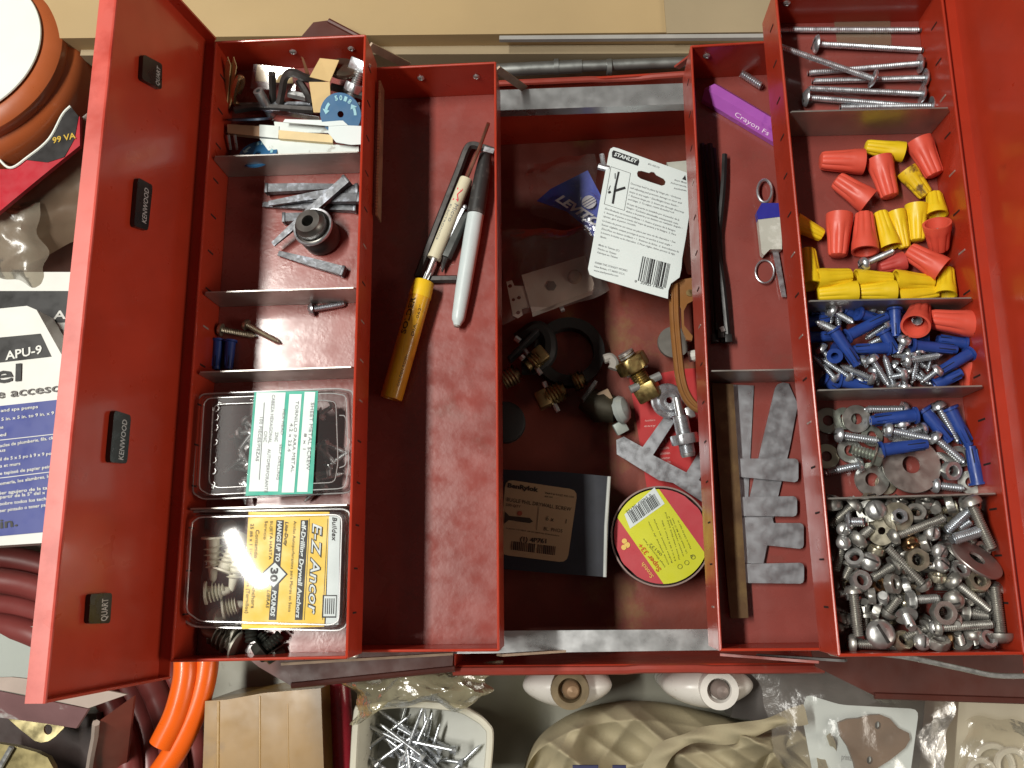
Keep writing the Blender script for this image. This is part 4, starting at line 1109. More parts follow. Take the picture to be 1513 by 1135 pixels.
# dark threaded fittings on the bin floor
OXB = mat('dull_brass', (0.30, 0.22, 0.10), 0.45, 1.0, var=0.2, vscale=120)
def fitting(name, label, a, b_, r, z, mt, hexr=None, pins=(), head=True):
    t = thing(name, label, 'pipe fitting', pix(*a, F)); A = pix(*a, z); B = pix(*b_, z); M = axisM(A, B); L = (B - A).length
    m = MB(); m.thread(L * .12, L, r, r * .33, r * .13, 16, M=M); m.lathe([(L * .1, r * .6), (L, r * .6)], 12, M); m.build('thread', mt, t)
    if head:
        m = MB(); vs = []
        m.box((0, 0, 0), (r * 1.3, r * 1.7, r * 1.7), M, bev=r * .2); m.build('square_head', mt, t)
    if hexr:
        m = MB(); nut_mesh(m, hexr, hexr * .9, r); m.v = [M @ Matrix.Translation((L * .55, 0, 0)) @ p for p in m.v]; m.build('nut', mt, t)
    for (p0, p1) in pins:
        m = MB(); m.tube([pix(*p0, z), pix(*p1, z)], .0022, 10); m.build('pin', ZINC, t)
    return t
Q = zoomer(735, 440, 4.73)
fitting('pipe_plug', 'dull brass square head plug with cross pin in the dim bin', Q(300, 405), Q(205, 480), .0085, F + .022, OXB, pins=((Q(270, 485), Q(305, 535)), (Q(180, 350), Q(215, 400))))
fitting('pipe_plug', 'dull brass square head plug lying away from the switch bag', Q(318, 712), Q(470, 640), .0090, F + .018, OXB, pins=((Q(325, 590), Q(345, 635)), (Q(395, 740), Q(425, 795))))
fitting('threaded_stub', 'threaded brass stub standing alone beside the black ring', Q(520, 600), Q(605, 565), .0085, F + .016, OXB, head=False)
fitting('threaded_stub', 'dark threaded stub touching the bin side wall', Q(20, 590), Q(150, 520), .0090, F + .016, mat('dark_bronze_thread', (0.22, 0.15, 0.08), 0.4, 0.9), head=False)
m = MB(); m.lathe([(-.006, .0215), (-.006, .031), (.006, .031), (.006, .0215)], 40, faceM(pix(*Q(500, 385), F + .010), (0.05, 0, 1)), closed=True)
m.build('rubber_ring', BLACKR, None, 'flat black rubber ring on the rusty bin floor', 'ring')
m = MB(); m.lathe([(0, .0001), (0, .018), (.010, .018), (.011, .016), (.011, .0001)], 32, faceM(pix(*Q(55, 880), F + .001), (0, 0, 1)), cap=False)
m.build('rubber_stopper', BLACKR, None, 'black rubber disc half under the tray near the dark carton', 'stopper')
bk = thing('hose_clamp', 'black pipe clamp with steel pins beside the switch bag', 'clamp', pix(*Q(200, 350), F))
m = MB(); m.bar(pix(*Q(80, 440), F + .028), pix(*Q(285, 235), F + .028), .004, .016, bev=.001); m.build('bar', BLACKP, bk)
m = MB(); m.tube(smoothpath([pix(*Q(x, y), F + .014) for x, y in ((150, 300), (270, 220), (345, 280), (350, 400), (280, 470), (170, 480))]), .008, 10); m.build('hoop', BLACKR, bk)
for (p0, p1) in (((125, 280), (158, 305)), ((440, 85), (465, 75)), ((165, 410), (182, 428))):
    m = MB(); m.tube([pix(*Q(*p0), F + .034), pix(*Q(*p1), F + .034)], .0026, 8); m.build('pin', ZINC, bk)
vc = thing('valve_cap', 'pale grey faceted valve cap with dark body near the bare floor', 'valve cap', pix(*Q(870, 780), F))
m = MB(); m.lathe([(0, .004), (0, .0115), (.004, .0125), (.008, .010), (.010, .004)], 10, axisM(pix(*Q(840, 790), F + .020), pix(*Q(905, 770), F + .024)), sx=1.0); m.build('cap', mat('grey_cap', (0.40, 0.44, 0.42), 0.45, 0.2), vc)
m = MB(); m.tube([pix(*Q(600, 700), F + .016), pix(*Q(720, 760), F + .016), pix(*Q(830, 790), F + .018)], .014, 14, radii=[.010, .015, .011]); m.build('body', mat('dark_olive_valve', (0.05, 0.045, 0.03), 0.5, 0.5, var=0.3), vc)
m = MB(); m.bar(pix(*Q(840, 870), F + .014), pix(*Q(880, 945), F + .012), .011, .008, bev=.001); m.build('tab', mat('grey_cap2', (0.36, 0.40, 0.37), 0.5, 0.2), vc)
m = MB(); m.bar(pix(*Q(730, 660), F + .022), pix(*Q(765, 730), F + .022), .011, .012, bev=.001); m.build('tan_block', mat('tan_block', (0.28, 0.20, 0.13), 0.6), vc)
m = MB(); m.tube(smoothpath([pix(*Q(x, y), F + .03) for x, y in ((745, 430), (790, 420), (818, 460), (805, 500))]), .0042, 10)
m.build('nylon_clip', mat('grey_nylon', (0.33, 0.31, 0.28), 0.5), None, 'small curved grey nylon clip above the valve cap', 'clip')
m = MB(); m.bar(pix(*Q(590, 720), F + .034), pix(*Q(690, 590), F + .034), .003, .012, bev=.0005); m.build('steel_strip', DARKST, None, 'narrow dark steel strip on edge beside the threaded stub', 'strip')
# brass valve with pins
Q = zoomer(730, 420, 3.782)
bv = thing('brass_bolt', 'bright brass threaded fitting with hex nut and grey cross pins', 'pipe fitting', pix(*Q(800, 520), F))
A = pix(*Q(735, 385), F + .034); B = pix(*Q(870, 615), F + .022); M = axisM(A, B); L = (B - A).length
m = MB(); m.thread(0, L * .95, .0075, .0022, .0010, 18, M=M); m.build('thread', BRASS, bv)
m = MB(); m.lathe([(-.001, .0001), (-.001, .0070), (.004, .0072)], 18, M, cap=False); m.build('end', ZINC, bv)
m = MB(); nut_mesh(m, .0145, .012, .0074); m.v = [M @ Matrix.Translation((L * .26, 0, 0)) @ p for p in m.v]; m.build('nut', BRASS, bv)
m = MB(); m.box((L * .90, 0, 0), (.016, .020, .016), M @ Matrix.Rotation(.5, 4, 'X'), bev=.002); m.build('square_head', BRASS, bv)
for (p0, p1) in (((875, 535), (930, 510)), ((760, 590), (810, 570)), ((738, 505), (765, 495)), ((825, 455), (850, 445))):
    m = MB(); m.tube([pix(*Q(*p0), F + .028), pix(*Q(*p1), F + .028)], .0036, 12); m.build('pin', mat('grey_pin', (0.45, 0.47, 0.46), 0.35, 0.6), bv)
# red leaflet
REDL = mat('red_leaflet', (0.47, 0.028, 0.030), 0.45, var=0.06)
rl = thing('red_leaflet', 'bright red printed leaflet with faded white lettering on the bin floor', 'leaflet', pix(1000, 640, F))
z = F + .0015
m = MB(); m.prism([pix(930, 560, z), pix(1010, 545, z), pix(1100, 540, z), pix(1100, 760, z), pix(962, 760, z)], .0006); m.build('sheet', REDL, rl)
m = MB()
for (s, a, b_, h) in (('Assembled in', (953, 623), (968, 622), 3), ('easy', (952, 631), (969, 630), 3), ('M', (975, 655), (985, 654), 7), ('pensado', (974, 665), (989, 663), 4), ('también', (975, 672), (990, 671), 4), ('conector', (976, 679), (990, 678), 4), ('ensamble', (977, 686), (991, 684), 4)):
    ptext(m, s, a, b_, h, z + .0003)
m.build('lettering', mat('faded_white', (0.7, 0.45, 0.42), 0.6), rl); m = MB()
for k in range(5): m.prism([pix(1035 + k * 3, 708, z + .0003), pix(1037 + k * 3, 708, z + .0003), pix(1038 + k * 3, 725, z + .0003), pix(1036 + k * 3, 725, z + .0003)], .0001)
m.build('barcode', mat('faded_white', (0.7, 0.45, 0.42), 0.6), rl)
# galvanised bracket plates
z = F + .016
m = MB(); o = pix(*Q(720, 855), z)
def L2_(pts): return [tuple((pix(*Q(*p), z) - o).xy) for p in pts]
m.outline([L2_([(683, 870), (725, 852), (830, 910), (955, 735), (1010, 765), (888, 955), (1075, 1052), (1180, 880), (1260, 900), (1145, 1095), (1260, 1170), (1200, 1240), (1000, 1110), (920, 1095), (686, 950)])], .0014, Matrix.Translation(o))
m.build('bracket_plate', GALV, None, 'galvanised zigzag steel plate lying over the red leaflet', 'plate')
# chair glide: cupped washer with a stud and nut
Q = zoomer(960, 520, 5.675)
cg = thing('leveling_foot', 'zinc leveling foot with cupped washer, bent stud and hex nut', 'leveling foot', pix(*Q(180, 420), F))
c = pix(*Q(165, 405), F + .026); nn = Vector((.18, -.05, 1))
m = MB(); m.lathe([(0, .0028), (.001, .0060), (.001, .0088), (-.002, .0100), (-.002, .0138), (-.003, .0150), (-.0045, .0150), (-.0036, .0136), (-.0036, .0028)], 36, faceM(c, nn), closed=True); m.build('cup', ZINCB, cg)
A = pix(*Q(225, 385), F + .032); B = pix(*Q(325, 880), F + .026); M = axisM(A, B); L = (B - A).length
m = MB(); m.lathe([(0, .0001), (0, .0034), (L * .30, .0036), (L * .31, .0062), (L * .95, .0062), (L, .0054), (L, .0001)], 22, M, cap=False); m.build('stud', ZINC, cg)
m = MB(); m.thread(L * .32, L * .97, .0066, .0011, .0005, 20, M=M); m.build('thread', ZINCB, cg)
m = MB(); nut_mesh(m, .0118, .0085, .0064); m.v = [M @ Matrix.Translation((L * .70, 0, 0)) @ p for p in m.v]; m.build('nut', ZINCB, cg)
m = MB(); m.bar(pix(*Q(300, 520), F + .024), pix(*Q(370, 500), F + .024), .010, .006, bev=.001); m.build('clip', ZINC, cg)
# brown plastic handle
BRN = mat('brown_plastic', (0.26, 0.115, 0.035), 0.38, var=0.1)
bh = thing('saw_grip', 'brown ribbed plastic saw handle leaning against the tray wall', 'handle', pix(1010, 520, F))
Q = zoomer(730, 420, 3.782)
z = F + .050
for off, r in ((0, .0022), (14, .0016), (28, .0022)):
    m = MB(); m.tube(smoothpath([pix(*Q(x + off, y - off * .3), z) for x, y in ((990, 10), (995, 200), (1012, 400), (1030, 540), (1060, 630), (1110, 690), (1180, 720))]), r, 10, flat=1.6); m.build('rib', BRN, bh)
m = MB(); m.outline([[tuple((pix(*Q(*p), z) - pix(*Q(1000, 10), z)).xy) for p in ((985, 5), (1010, -20), (1130, -40), (1135, 80), (1080, 110), (1060, 150), (1062, 230), (1110, 290), (1105, 315), (1075, 310), (1050, 250), (1045, 140), (1015, 60))]], .004, Matrix.Translation(pix(*Q(1000, 10), z)))
m.build('grip', BRN, bh)
m = MB(); m.lathe([(0, .003), (.001, .003), (.0012, .0001)], 14, faceM(pix(*Q(1093, 50), z), (0, 0, 1)), cap=False); m.build('screw', OXB, bh)
m = MB(); m.lathe([(0, .0001), (0, .014), (.004, .014), (.005, .0001)], 28, faceM(pix(*Q(1000, 330), F + .012), (.1, 0, 1)), cap=False); m.build('grey_disc', mat('dull_grey_disc', (0.2, 0.19, 0.17), 0.5, 0.4), None, 'dull grey metal disc under the brown handle', 'disc')
m = MB(); m.tube([pix(*Q(1090, 405), F + .03), pix(*Q(1140, 395), F + .03)], .005, 10); m.build('white_peg', WHITEP, None, 'small white peg beside the brown handle', 'peg')
# dark carton of drywall screws
zb = F + .055
cb = thing('screw_carton', 'dark blue carton with tan label of drywall screws in the bin shade', 'carton', pix(815, 780, F))
NAVY = mat('navy_carton', (0.008, 0.010, 0.018), 0.55, var=0.3, vscale=50, spots=(0.04, 0.045, 0.06), spot_amt=0.30, spot_scale=60)
Q = zoomer(735, 690, 6.303)
m = MB(); m.prism([q3(-70, 20, zb), q3(600, 45, zb), q3(1055, 90, zb), q3(1015, 1025, zb), q3(500, 990, zb), q3(-70, 940, zb)], .052); m.build('box', NAVY, cb)
m = MB(); m.tube([q3(1040, 90, zb + .0004), q3(1010, 560, zb + .0006), q3(1000, 1025, zb + .0004)], .0014, 8); m.build('worn_edge', mat('worn_card_edge', (0.45, 0.47, 0.45), 0.6), cb)
zl = zb + .0006
LBL = mat('tan_label', (0.36, 0.25, 0.14), 0.6, var=0.05)
m = MB(); m.prism([pix(*p, zl) for p in rpoly([Q(75, 115), Q(748, 215), Q(650, 893), Q(20, 815)], .1)], .0003); lbx = m.build('label', LBL, cb)
m = MB(); zi = zl + .0003
def kt(s, x0, y0, x1, y1, h, bold=0.0): m.text(s, q3(x0, y0, zi), q3(x1, y1, zi), h / 6.303 * mpp(zi), UP, bold)
kt('BenRylok', 92, 188, 380, 232, 40, 0.05); kt('PART # 5X6Z XX-10A', 445, 252, 712, 290, 18); kt('6X100', 440, 282, 515, 292, 18)
kt('BUGLE PHIL DRYWALL SCREW', 85, 318, 685, 412, 34, 0.005); kt('500 QTY', 78, 362, 215, 382, 24)
kt('6 x      1', 450, 498, 640, 528, 42); kt('BL. PHOS', 430, 590, 605, 612, 32)
kt('SCREWS TO MEET OR EXCEED UL STANDARDS', 80, 575, 575, 648, 12); kt('(1) 4P761', 210, 690, 455, 712, 40, 0.03)
Mz = [(70, 415), (110, 455), (300, 475), (332, 508), (300, 525), (105, 495), (62, 530)]
m.prism([q3(x, y, zi) for x, y in Mz], .0001)
m.build('lettering', mat('brown_black_ink', (0.03, 0.02, 0.012), 0.6), lbx); m = MB()
for k in range(24):
    x = 132 + k * 17.5
    if k == 13: continue
    w = 5 + (k * 7) % 8; m.prism([q3(x, 690 + k * 2.2, zi), q3(x + w, 690 + k * 2.2, zi), q3(x - 6 + w, 772 + k * 2.2, zi), q3(x - 6, 772 + k * 2.2, zi)], .0001)
m.build('barcode', mat('brown_black_ink', (0.03, 0.02, 0.012), 0.6), lbx); m = MB()
m.prism([q3(385, 370, zi), q3(388, 370, zi), q3(365, 590, zi), q3(362, 590, zi)], .0001)
m.build('rule_line', mat('brown_black_ink', (0.03, 0.02, 0.012), 0.6), lbx)
m = MB(); m.add([q3(208 + 24 * math.cos(a * .628), 432 + 24 * math.sin(a * .628), zi) for a in range(10)], [tuple(range(10))]); m.build('cross_mark', mat('dull_red_mark', (0.3, 0.06, 0.03), 0.6), lbx)
# tape roll in its case
Q = zoomer(895, 690, 5.976)
zt = F + .038
tp = thing('electrical_tape', 'round clear case of electrical tape with red and yellow label', 'tape', pix(977, 792, F))
c = q3(488, 610, zt); rt = (q3(925, 640, zt) - q3(35, 590, zt)).length / 2
PINK = mat('tape_red', (0.50, 0.060, 0.075), 0.4, var=0.03); YG = mat('tape_yellow', (0.62, 0.64, 0.035), 0.4, var=0.03)
m = MB(); m.lathe([(0, rt * .97), (0, rt), (-.001, rt * 1.005), (-.022, rt * 1.0), (-.024, rt * .97), (-.024, .0001)], 64, faceM(c, (0, 0, 1)), cap=False); m.build('case', mat('smoky_case', (0.30, 0.22, 0.20), 0.25, var=0.05), tp)
ri = rt * .935
XA = (q3(885, 775, zt) - q3(455, 175, zt)).normalized(); YA = UP.cross(XA)
def disc_part(y0, y1, dz, n=24):
    pts = []
    for k in range(n + 1):
        y = y0 + (y1 - y0) * k / n; pts.append(c + XA * math.sqrt(max(0, ri * ri - y * y)) + YA * y + Vector((0, 0, dz)))
    for k in range(n, -1, -1):
        y = y0 + (y1 - y0) * k / n; pts.append(c - XA * math.sqrt(max(0, ri * ri - y * y)) + YA * y + Vector((0, 0, dz)))
    return pts
yup = (q3(455, 175, zt) - c).dot(YA); ydn = (q3(515, 1040, zt) - c).dot(YA)
lo, hi = min(yup, ydn), max(yup, ydn)
m = MB(); m.prism(disc_part(-ri * .999, ri * .999, .0004), .0003); m.mat(1); m.prism(disc_part(lo, hi, .0006), .0002)
m.mat(2); m.prism([q3(165, 420, zt + .0009), q3(430, 180, zt + .0009), q3(520, 325, zt + .0009), q3(215, 545, zt + .0009)], .0002)
tl = m.build('label', [PINK, YG, WHITEC], tp)
zi = zt + .0012
m = MB()
def tt(s, x0, y0, x1, y1, h, bold=0.0): m.text(s, q3(x0, y0, zi), q3(x1, y1, zi), h / 5.976 * mpp(zi), UP, bold)
for (s, x0, y0, x1, y1, h) in (('06132', 500, 770, 395, 670, 24), ('Vinyl Electrical Tape', 530, 880, 335, 630, 14), ('Cinta aislante de vinilo', 560, 860, 380, 480, 12), ('Ruban isolant en vinyle', 590, 845, 430, 460, 12), ('3/4 in x 66 ft 19mm x 20m', 620, 830, 500, 470, 12), ('Flame retardant cold and', 655, 815, 530, 400, 12), ('weather resistant 600 V', 690, 790, 560, 430, 12), ('UL listed CSA 80 C max', 720, 760, 590, 450, 12), ('Made in USA by tape co', 755, 720, 640, 470, 12)): tt(s, x0, y0, x1, y1, h)
m.build('small_print', mat('olive_ink', (0.16, 0.17, 0.02), 0.6), tl); m = MB()
rb = random.Random(9); f = 0
while f < 1:
    w = rb.choice((.012, .02, .03)); x = 190 + f * 240; y = 405 - f * 170
    e = w * 240
    m.prism([q3(x, y, zi), q3(x + e, y - e * .7, zi), q3(x + e + 55, y - e * .7 + 95, zi), q3(x + 55, y + 95, zi)], .0001); f += w + rb.choice((.015, .02, .03))
tt('0 54007 06132', 392, 235, 175, 392, 22)
m.build('barcode', INK, tl); m = MB()
m.text('A', q3(760, 815, zi), q3(785, 785, zi), .003, UP); 
for (x, y) in ((770, 795), (655, 880), (715, 845)):
    m.add([q3(x + 22 * math.cos(a * .5236), y + 22 * math.sin(a * .5236), zi) for a in range(12)] + [q3(x + 18 * math.cos(a * .5236), y + 18 * math.sin(a * .5236), zi) for a in range(12)], [(a, (a + 1) % 12, 12 + (a + 1) % 12, 12 + a) for a in range(12)])
m.build('approval_marks', mat('olive_ink', (0.16, 0.17, 0.02), 0.6), tl)
m = MB(); tt('Super 33+', 492, 905, 315, 670, 42, 0.02); m.build('lettering', mat('orange_red_ink', (0.55, 0.10, 0.01), 0.6), tl)
m = MB(); tt('Scotch', 425, 965, 335, 840, 34, 0.01)
for (x, y, r) in ((165, 655, 24), (190, 690, 26), (160, 710, 24)): m.add([q3(x + r * math.cos(a * .628), y + r * math.sin(a * .628), zi) for a in range(10)], [tuple(range(10))])
m.build('lettering', mat('pale_yellow_ink', (0.75, 0.5, 0.12), 0.6), tl)
# ------------------------------------------------------------------ narrow tray: pencil, ties, tag, plates
F = FLR
Q = zoomer(1030, 100, 7.09)
pc = thing('purple_pencil', 'broad purple crayon stub with white lettering', 'crayon', q3(420, 400, F))
PUR = mat('purple_wax', (0.40, 0.10, 0.46), 0.38, var=0.08, spots=(0.28, 0.06, 0.38), spot_amt=0.36, spot_scale=50)
A = q3(120, 235, F + .007); B = q3(900, 700, F + .007)
m = MB(); M = axisM(A, B); L = (B - A).length
vs = []; prof = [(-.0075, .0007), (-.0035, .0005), (.0035, .0042), (.0105, .0022), (.010, -.003), (-.008, -.003)]
w = [(-.0085, -.006), (-.0085, -.001), (-.0035, .0055), (.0035, .0055), (.0085, -.001), (.0085, -.006)]
for x in (0.0, L):
    for (y, z) in w: vs.append((x + (0.004 if (x == 0 and y > 0) else 0) - (.002 if (x == 0 and z > 0) else 0), y, z))
fs = [(5, 4, 3, 2, 1, 0), tuple(range(6, 12))] + [(i, (i + 1) % 6, (i + 1) % 6 + 6, i + 6) for i in range(6)]
m.add(vs, fs, M); m.build('body', PUR, pc, angle=20)
m = MB(); nface = (M.to_3x3() @ Vector((0, -.006, .006))).normalized()
ax = (B - A).normalized()
p0 = M @ Vector((L * .42, -.0074, .0006)) + nface * .0003
m.text('Crayon Fs', p0, p0 + ax * (L * .45), .0034, nface, 0.0); m.build('lettering', mat('white_scratch', (0.8, 0.62, 0.82), 0.6), pc)
fastener('threaded_stud', q3(465, 60, F + .004), q3(690, 205, F + .004), .0031, None, 0, ZINCB, 'short bright threaded stud beside the purple crayon', 'stud')
# cable ties
Q = zoomer(1010, 60, 2.27)
for k, (a, b_) in enumerate((((62, 345), (105, 1000)), ((75, 350), (118, 960)), ((88, 345), (125, 985)), ((100, 360), (135, 1000)), ((138, 380), (112, 700)), ((112, 690), (150, 1000)))):
    m = MB(); z0 = F + .004 + .0022 * (k % 3); pts = smoothpath([q3(*a, z0), q3(a[0] * .6 + b_[0] * .4 + 4, a[1] * .6 + b_[1] * .4, z0 + .002), q3(*b_, z0)], 8)
    m.tube(pts, .0019, 4, flat=.45)
    t = m.build('cable_tie', BLACKP, None, 'black plastic cable tie in the bundle beside the tray wall', 'cable tie', 'black cable ties in the narrow tray')
    hd = MB(); hd.bar(pts[-1] - Vector((0, .003, 0)), pts[-1] + Vector((0, .003, 0)), .0050, .0042, bev=.0006); hd.build('head', BLACKP, t)
m = MB(); m.bar(q3(126, 962, F + .009), q3(133, 978, F + .009), .003, .0035); m.build('metal_clip', ZINC, None, 'tiny bright metal clip at the end of the cable ties', 'clip')
# key tag
kt_ = thing('key_tag', 'clear key tag with blue band and steel rings', 'key tag', q3(275, 600, F))
m = MB(); m.tube([q3(272 + 24 * math.cos(a * .3142), 505 + 38 * math.sin(a * .3142), F + .006 + .002 * math.sin(a * .3)) for a in range(21)], .0011, 8, cap=False); m.build('ring', ZINCB, kt_)
m = MB(); m.tube([q3(272 + 31 * math.cos(a * .3142), 775 + 38 * math.sin(a * .3142), F + .003 + .001 * math.sin(a * .3)) for a in range(21)], .0007, 8, cap=False); m.build('ring', ZINCB, kt_)
m = MB(); m.prism([q3(x, y, F + .009) for x, y in ((245, 575), (262, 545), (330, 545), (330, 590), (250, 600))], .006); m.build('band', mat('blue_band', (0.03, 0.03, 0.30), 0.4), kt_)
m = MB(); m.prism([q3(x, y, F + .0085) for x, y in ((250, 598), (330, 588), (330, 700), (290, 700), (270, 720), (262, 712))], .006); m.build('body', mat('milky_plastic', (0.52, 0.52, 0.46), 0.25, var=0.1, spots=(0.68, 0.68, 0.62), spot_amt=.42, spot_scale=120), kt_)
m = MB(); m.prism([q3(x, y, F + .004) for x, y in ((298, 705), (318, 705), (345, 860), (330, 860))], .001); m.build('blade', ZINCB, kt_)
# flat steel plates
Q = zoomer(1040, 530, 2.52)
def plate(pts, z, label, mt=GALV, th=.0012):
    m = MB(); P = [q3(x, y, F + z) for x, y in pts]; o = P[0]
    m.outline([[tuple((p - o).xy) for p in P]], th, Matrix.Translation(o)); return m.build('steel_plate', mt, None, label, 'steel plate')
def rend(x0, y0, x1, y1, r=14):
    return [(x1 - r, y0), (x1 - r * .3, y0 + r * .3), (x1, y0 + r), (x1, y1 - r), (x1 - r * .3, y1 - r * .3), (x1 - r, y1)]
plate([(60, 95), (186, 100), (165, 520), (160, 600), (110, 600)], .0022, 'galvanised plate tapering beside the brown steel bar')
plate([(265, 110), (275, 95), (295, 88), (315, 92), (350, 170), (320, 330), (270, 540), (225, 760), (180, 780), (150, 620), (170, 520), (215, 320)], .0036, 'wide galvanised strip slanting under the tray edge')
plate([(110, 372)] + rend(110, 372, 352, 460) + [(110, 438)], .0065, 'first galvanised strap with rounded end crossing the slanting strip')
plate([(110, 515)] + rend(110, 512, 347, 588) + [(110, 585)], .0065, 'second galvanised strap with rounded end crossing the slanting strip')
plate([(110, 592), (255, 590), (260, 612)] + rend(110, 612, 372, 708) + [(235, 695), (222, 762), (110, 762)], .0052, 'third galvanised strap widest beside the brown bar')
plate([(110, 765)] + rend(110, 760, 373, 838) + [(110, 835)], .0065, 'last galvanised strap with rounded end and clear floor beyond it')
BRB = mat('brown_shaded_steel', (0.13, 0.075, 0.035), 0.5, 0.55, var=0.2, vscale=50, spots=(0.19, 0.12, 0.05), spot_amt=.42, spot_scale=40)  # brown paints the shade and red bounce on a plain steel bar
m = MB(); m.prism([q3(x, y, F + .010) for x, y in ((30, 92), (110, 95), (166, 965), (100, 968), (92, 900))], .003); m.build('brown_bar', BRB, None, 'long steel bar with brown shade painted on, lying over the straps', 'bar')

# ------------------------------------------------------------------ outer tray: machine screws
F = FUR
Q = zoomer(1130, 0, 5.043)
G = 'long machine screws in the far compartment'
def ms(h, t, zh, zt, label, hk='truss', hr=.0062, r=.0021, roll=None):
    fastener('machine_screw', q3(*h, F + zh), q3(*t, F + zt), r, hk, hr, ZINCB, label, 'machine screw', G, roll=roll, pitch=.00125)
ms((12, 222), (1160, 225), .004, .003, 'long machine screw lying alone beside the clear tape', None, 0)
ms((390, 330), (1175, 375), .006, .003, 'long machine screw with slotted domed head facing sideways beside the clear tape')
ms((1150, 475), (320, 545), .006, .003, 'long machine screw resting under the tilted one')
ms((1190, 582), (350, 605), .006, .003, 'long machine screw second from the divider pair, crossed by the tilted one')
ms((1165, 700), (320, 660), .006, .007, 'long machine screw lying over the screw next to the divider')
ms((315, 728), (1110, 792), .006, .003, 'long machine screw with head at the shaded end next to the divider')
ms((800, 585), (110, 348), .011, .016, 'long machine screw tilted across the others')
ms((1235, 790), (560, 800), .004, .003, 'long machine screw mostly hidden against the divider')
m = MB(); m.prism([q3(x, y, F + .0012) for x, y in ((515, 150), (935, 150), (945, 335), (540, 335))], .0002); m.build('clear_tape', film('yellow_tape_film', (0.9, 0.88, 0.78), 0.06, 0.25, 0.14, (0.6, 0.52, 0.4)), None, 'strip of clear tape stuck to the tray floor', 'tape')
# wire nuts
def wirenut_mesh(m, L, r, n=48):
    def rib(a): return abs(math.cos(4 * a)) ** 0.6
    prof = [(0, 1.0, 0), (L * .22, .97, 0), (L * .30, .93, .5), (L * .55, .84, 1), (L * .9, .74, 1), (L * .97, .66, .8), (L, .45, .2)]
    vs = []; fs = []
    for x, f, g in prof:
        for i in range(n):
            a = 2 * math.pi * i / n; rr = r * f * (1 - 0.13 * g * (1 - rib(a)))
            vs.append((x, rr * math.cos(a), rr * math.sin(a)))
    for (x, f) in ((0.0, .84), (L * .08, .80), (L * .62, .40), (L * .62, .001)):
        for i in range(n):
            a = 2 * math.pi * i / n; vs.append((x, r * f * math.cos(a), r * f * math.sin(a)))
    k = len(prof)
    def strip(j, j2):
        for i in range(n): i2 = (i + 1) % n; fs.append((j * n + i, j * n + i2, j2 * n + i2, j2 * n + i))
    for j in range(k - 1): strip(j, j + 1)
    fs.append(tuple((k - 1) * n + i for i in range(n)))
    strip(k, 0)
    for j in range(k, k + 3): strip(j + 1, j)
    m.add(vs, fs)
def wirenut(a, b_, za, zb, r, col, label, group, mt=None, spring=False):
    A = q3(*a, F + za); B = q3(*b_, F + zb); L = max(.016, round((B - A).length, 3))
    o = shared('wire_nut', ('wn', L, r, (mt or col).name), lambda m: wirenut_mesh(m, L, r), mt or col, axisM(A, B, random.uniform(0, 1)), label, 'wire nut', group)
    if spring:
        s = MB(); s.thread(L * .25, L * .6, r * .38, .0012, .0004, 10)
        me = s.mesh('spring', ZINCB, 50); c = bpy.data.objects.new('spring', me); C.objects.link(c); c.parent = o
    return o
Q = zoomer(1150, 180, 4.053)
RG, YGp = 'red wire nuts', 'yellow wire nuts'
rr = .0083
wirenut((507, 240), (248, 233), .0085, .0075, rr, WNR, 'red wire nut pointing at the shaded wall, beside the divider', RG)
wirenut((602, 222), (668, 452), .0085, .0075, rr, WNR, 'red wire nut between the first yellow one and the dirty yellow one', RG)
wirenut((838, 112), (938, 322), .0085, .0075, rr, WNR, 'red wire nut against the outer wall beside the dirty yellow one', RG)
wirenut((540, 478), (342, 345), .0085, .0075, rr, WNR, 'red wire nut lying diagonally on the worn brown floor patch', RG)
wirenut((366, 558), (356, 805), .0085, .0075, rr, WNR, 'red wire nut standing side by side with another red one, mouth toward the floor patch', RG)
wirenut((520, 778), (512, 548), .0095, .0070, rr, WNR, 'red wire nut with its mouth over the tip of the pan screw', RG)
wirenut((950, 608), (962, 770), .021, .008, rr, WNR, 'red wire nut with its open mouth and metal spring facing up', RG, spring=True)
wirenut((985, 890), (775, 770), .016, .010, rr, WNR, 'red wire nut lying on the yellow ones with mouth open', RG)
wirenut((752, 835), (628, 868), .007, .006, .0062, WNR, 'small dull red wire nut half buried beside the pan screw', RG, mt=mat('dull_red_nut', (0.50, 0.06, 0.05), 0.5))
ry = .0066
wirenut((748, 182), (520, 148), .007, .006, ry, WNY, 'yellow wire nut lying against the divider with the machine screws', YGp)
wirenut((765, 290), (890, 445), .007, .006, ry * 1.02, WNY, 'yellow wire nut smeared with brown dirt', YGp, mt=WNYD)
wirenut((950, 560), (932, 432), .010, .008, ry, WNY, 'yellow wire nut behind the upturned red one', YGp)
wirenut((672, 752), (608, 538), .0072, .006, ry, WNY, 'yellow wire nut next to the red one above the screw tip', YGp)
wirenut((708, 535), (758, 760), .008, .006, ry * .8, WNY, 'narrow yellow wire nut squeezed between two others', YGp)
wirenut((826, 500), (832, 715), .0075, .006, ry * 1.05, WNY, 'yellow wire nut beside the upturned red one', YGp)
wirenut((98, 598), (268, 685), .009, .006, ry * .9, WNY, 'yellow wire nut poking out of the shade of the wall', YGp)
wirenut((190, 985), (172, 770), .012, .008, ry * 1.15, WNY, 'large yellow wire nut in the shade of the wall', YGp)
wirenut((228, 942), (440, 922), .013, .012, ry, WNY, 'yellow wire nut in the upper row by the divider, beside the shaded large one', YGp)
wirenut((462, 935), (688, 940), .012, .011, ry * .85, WNY, 'yellow wire nut in the middle of the upper row by the divider', YGp)
wirenut((698, 948), (930, 965), .013, .011, ry, WNY, 'yellow wire nut in the upper row under the open red one', YGp)
wirenut((468, 1015), (232, 1035), .012, .011, ry, WNY, 'yellow wire nut touching the divider at the shaded end', YGp)
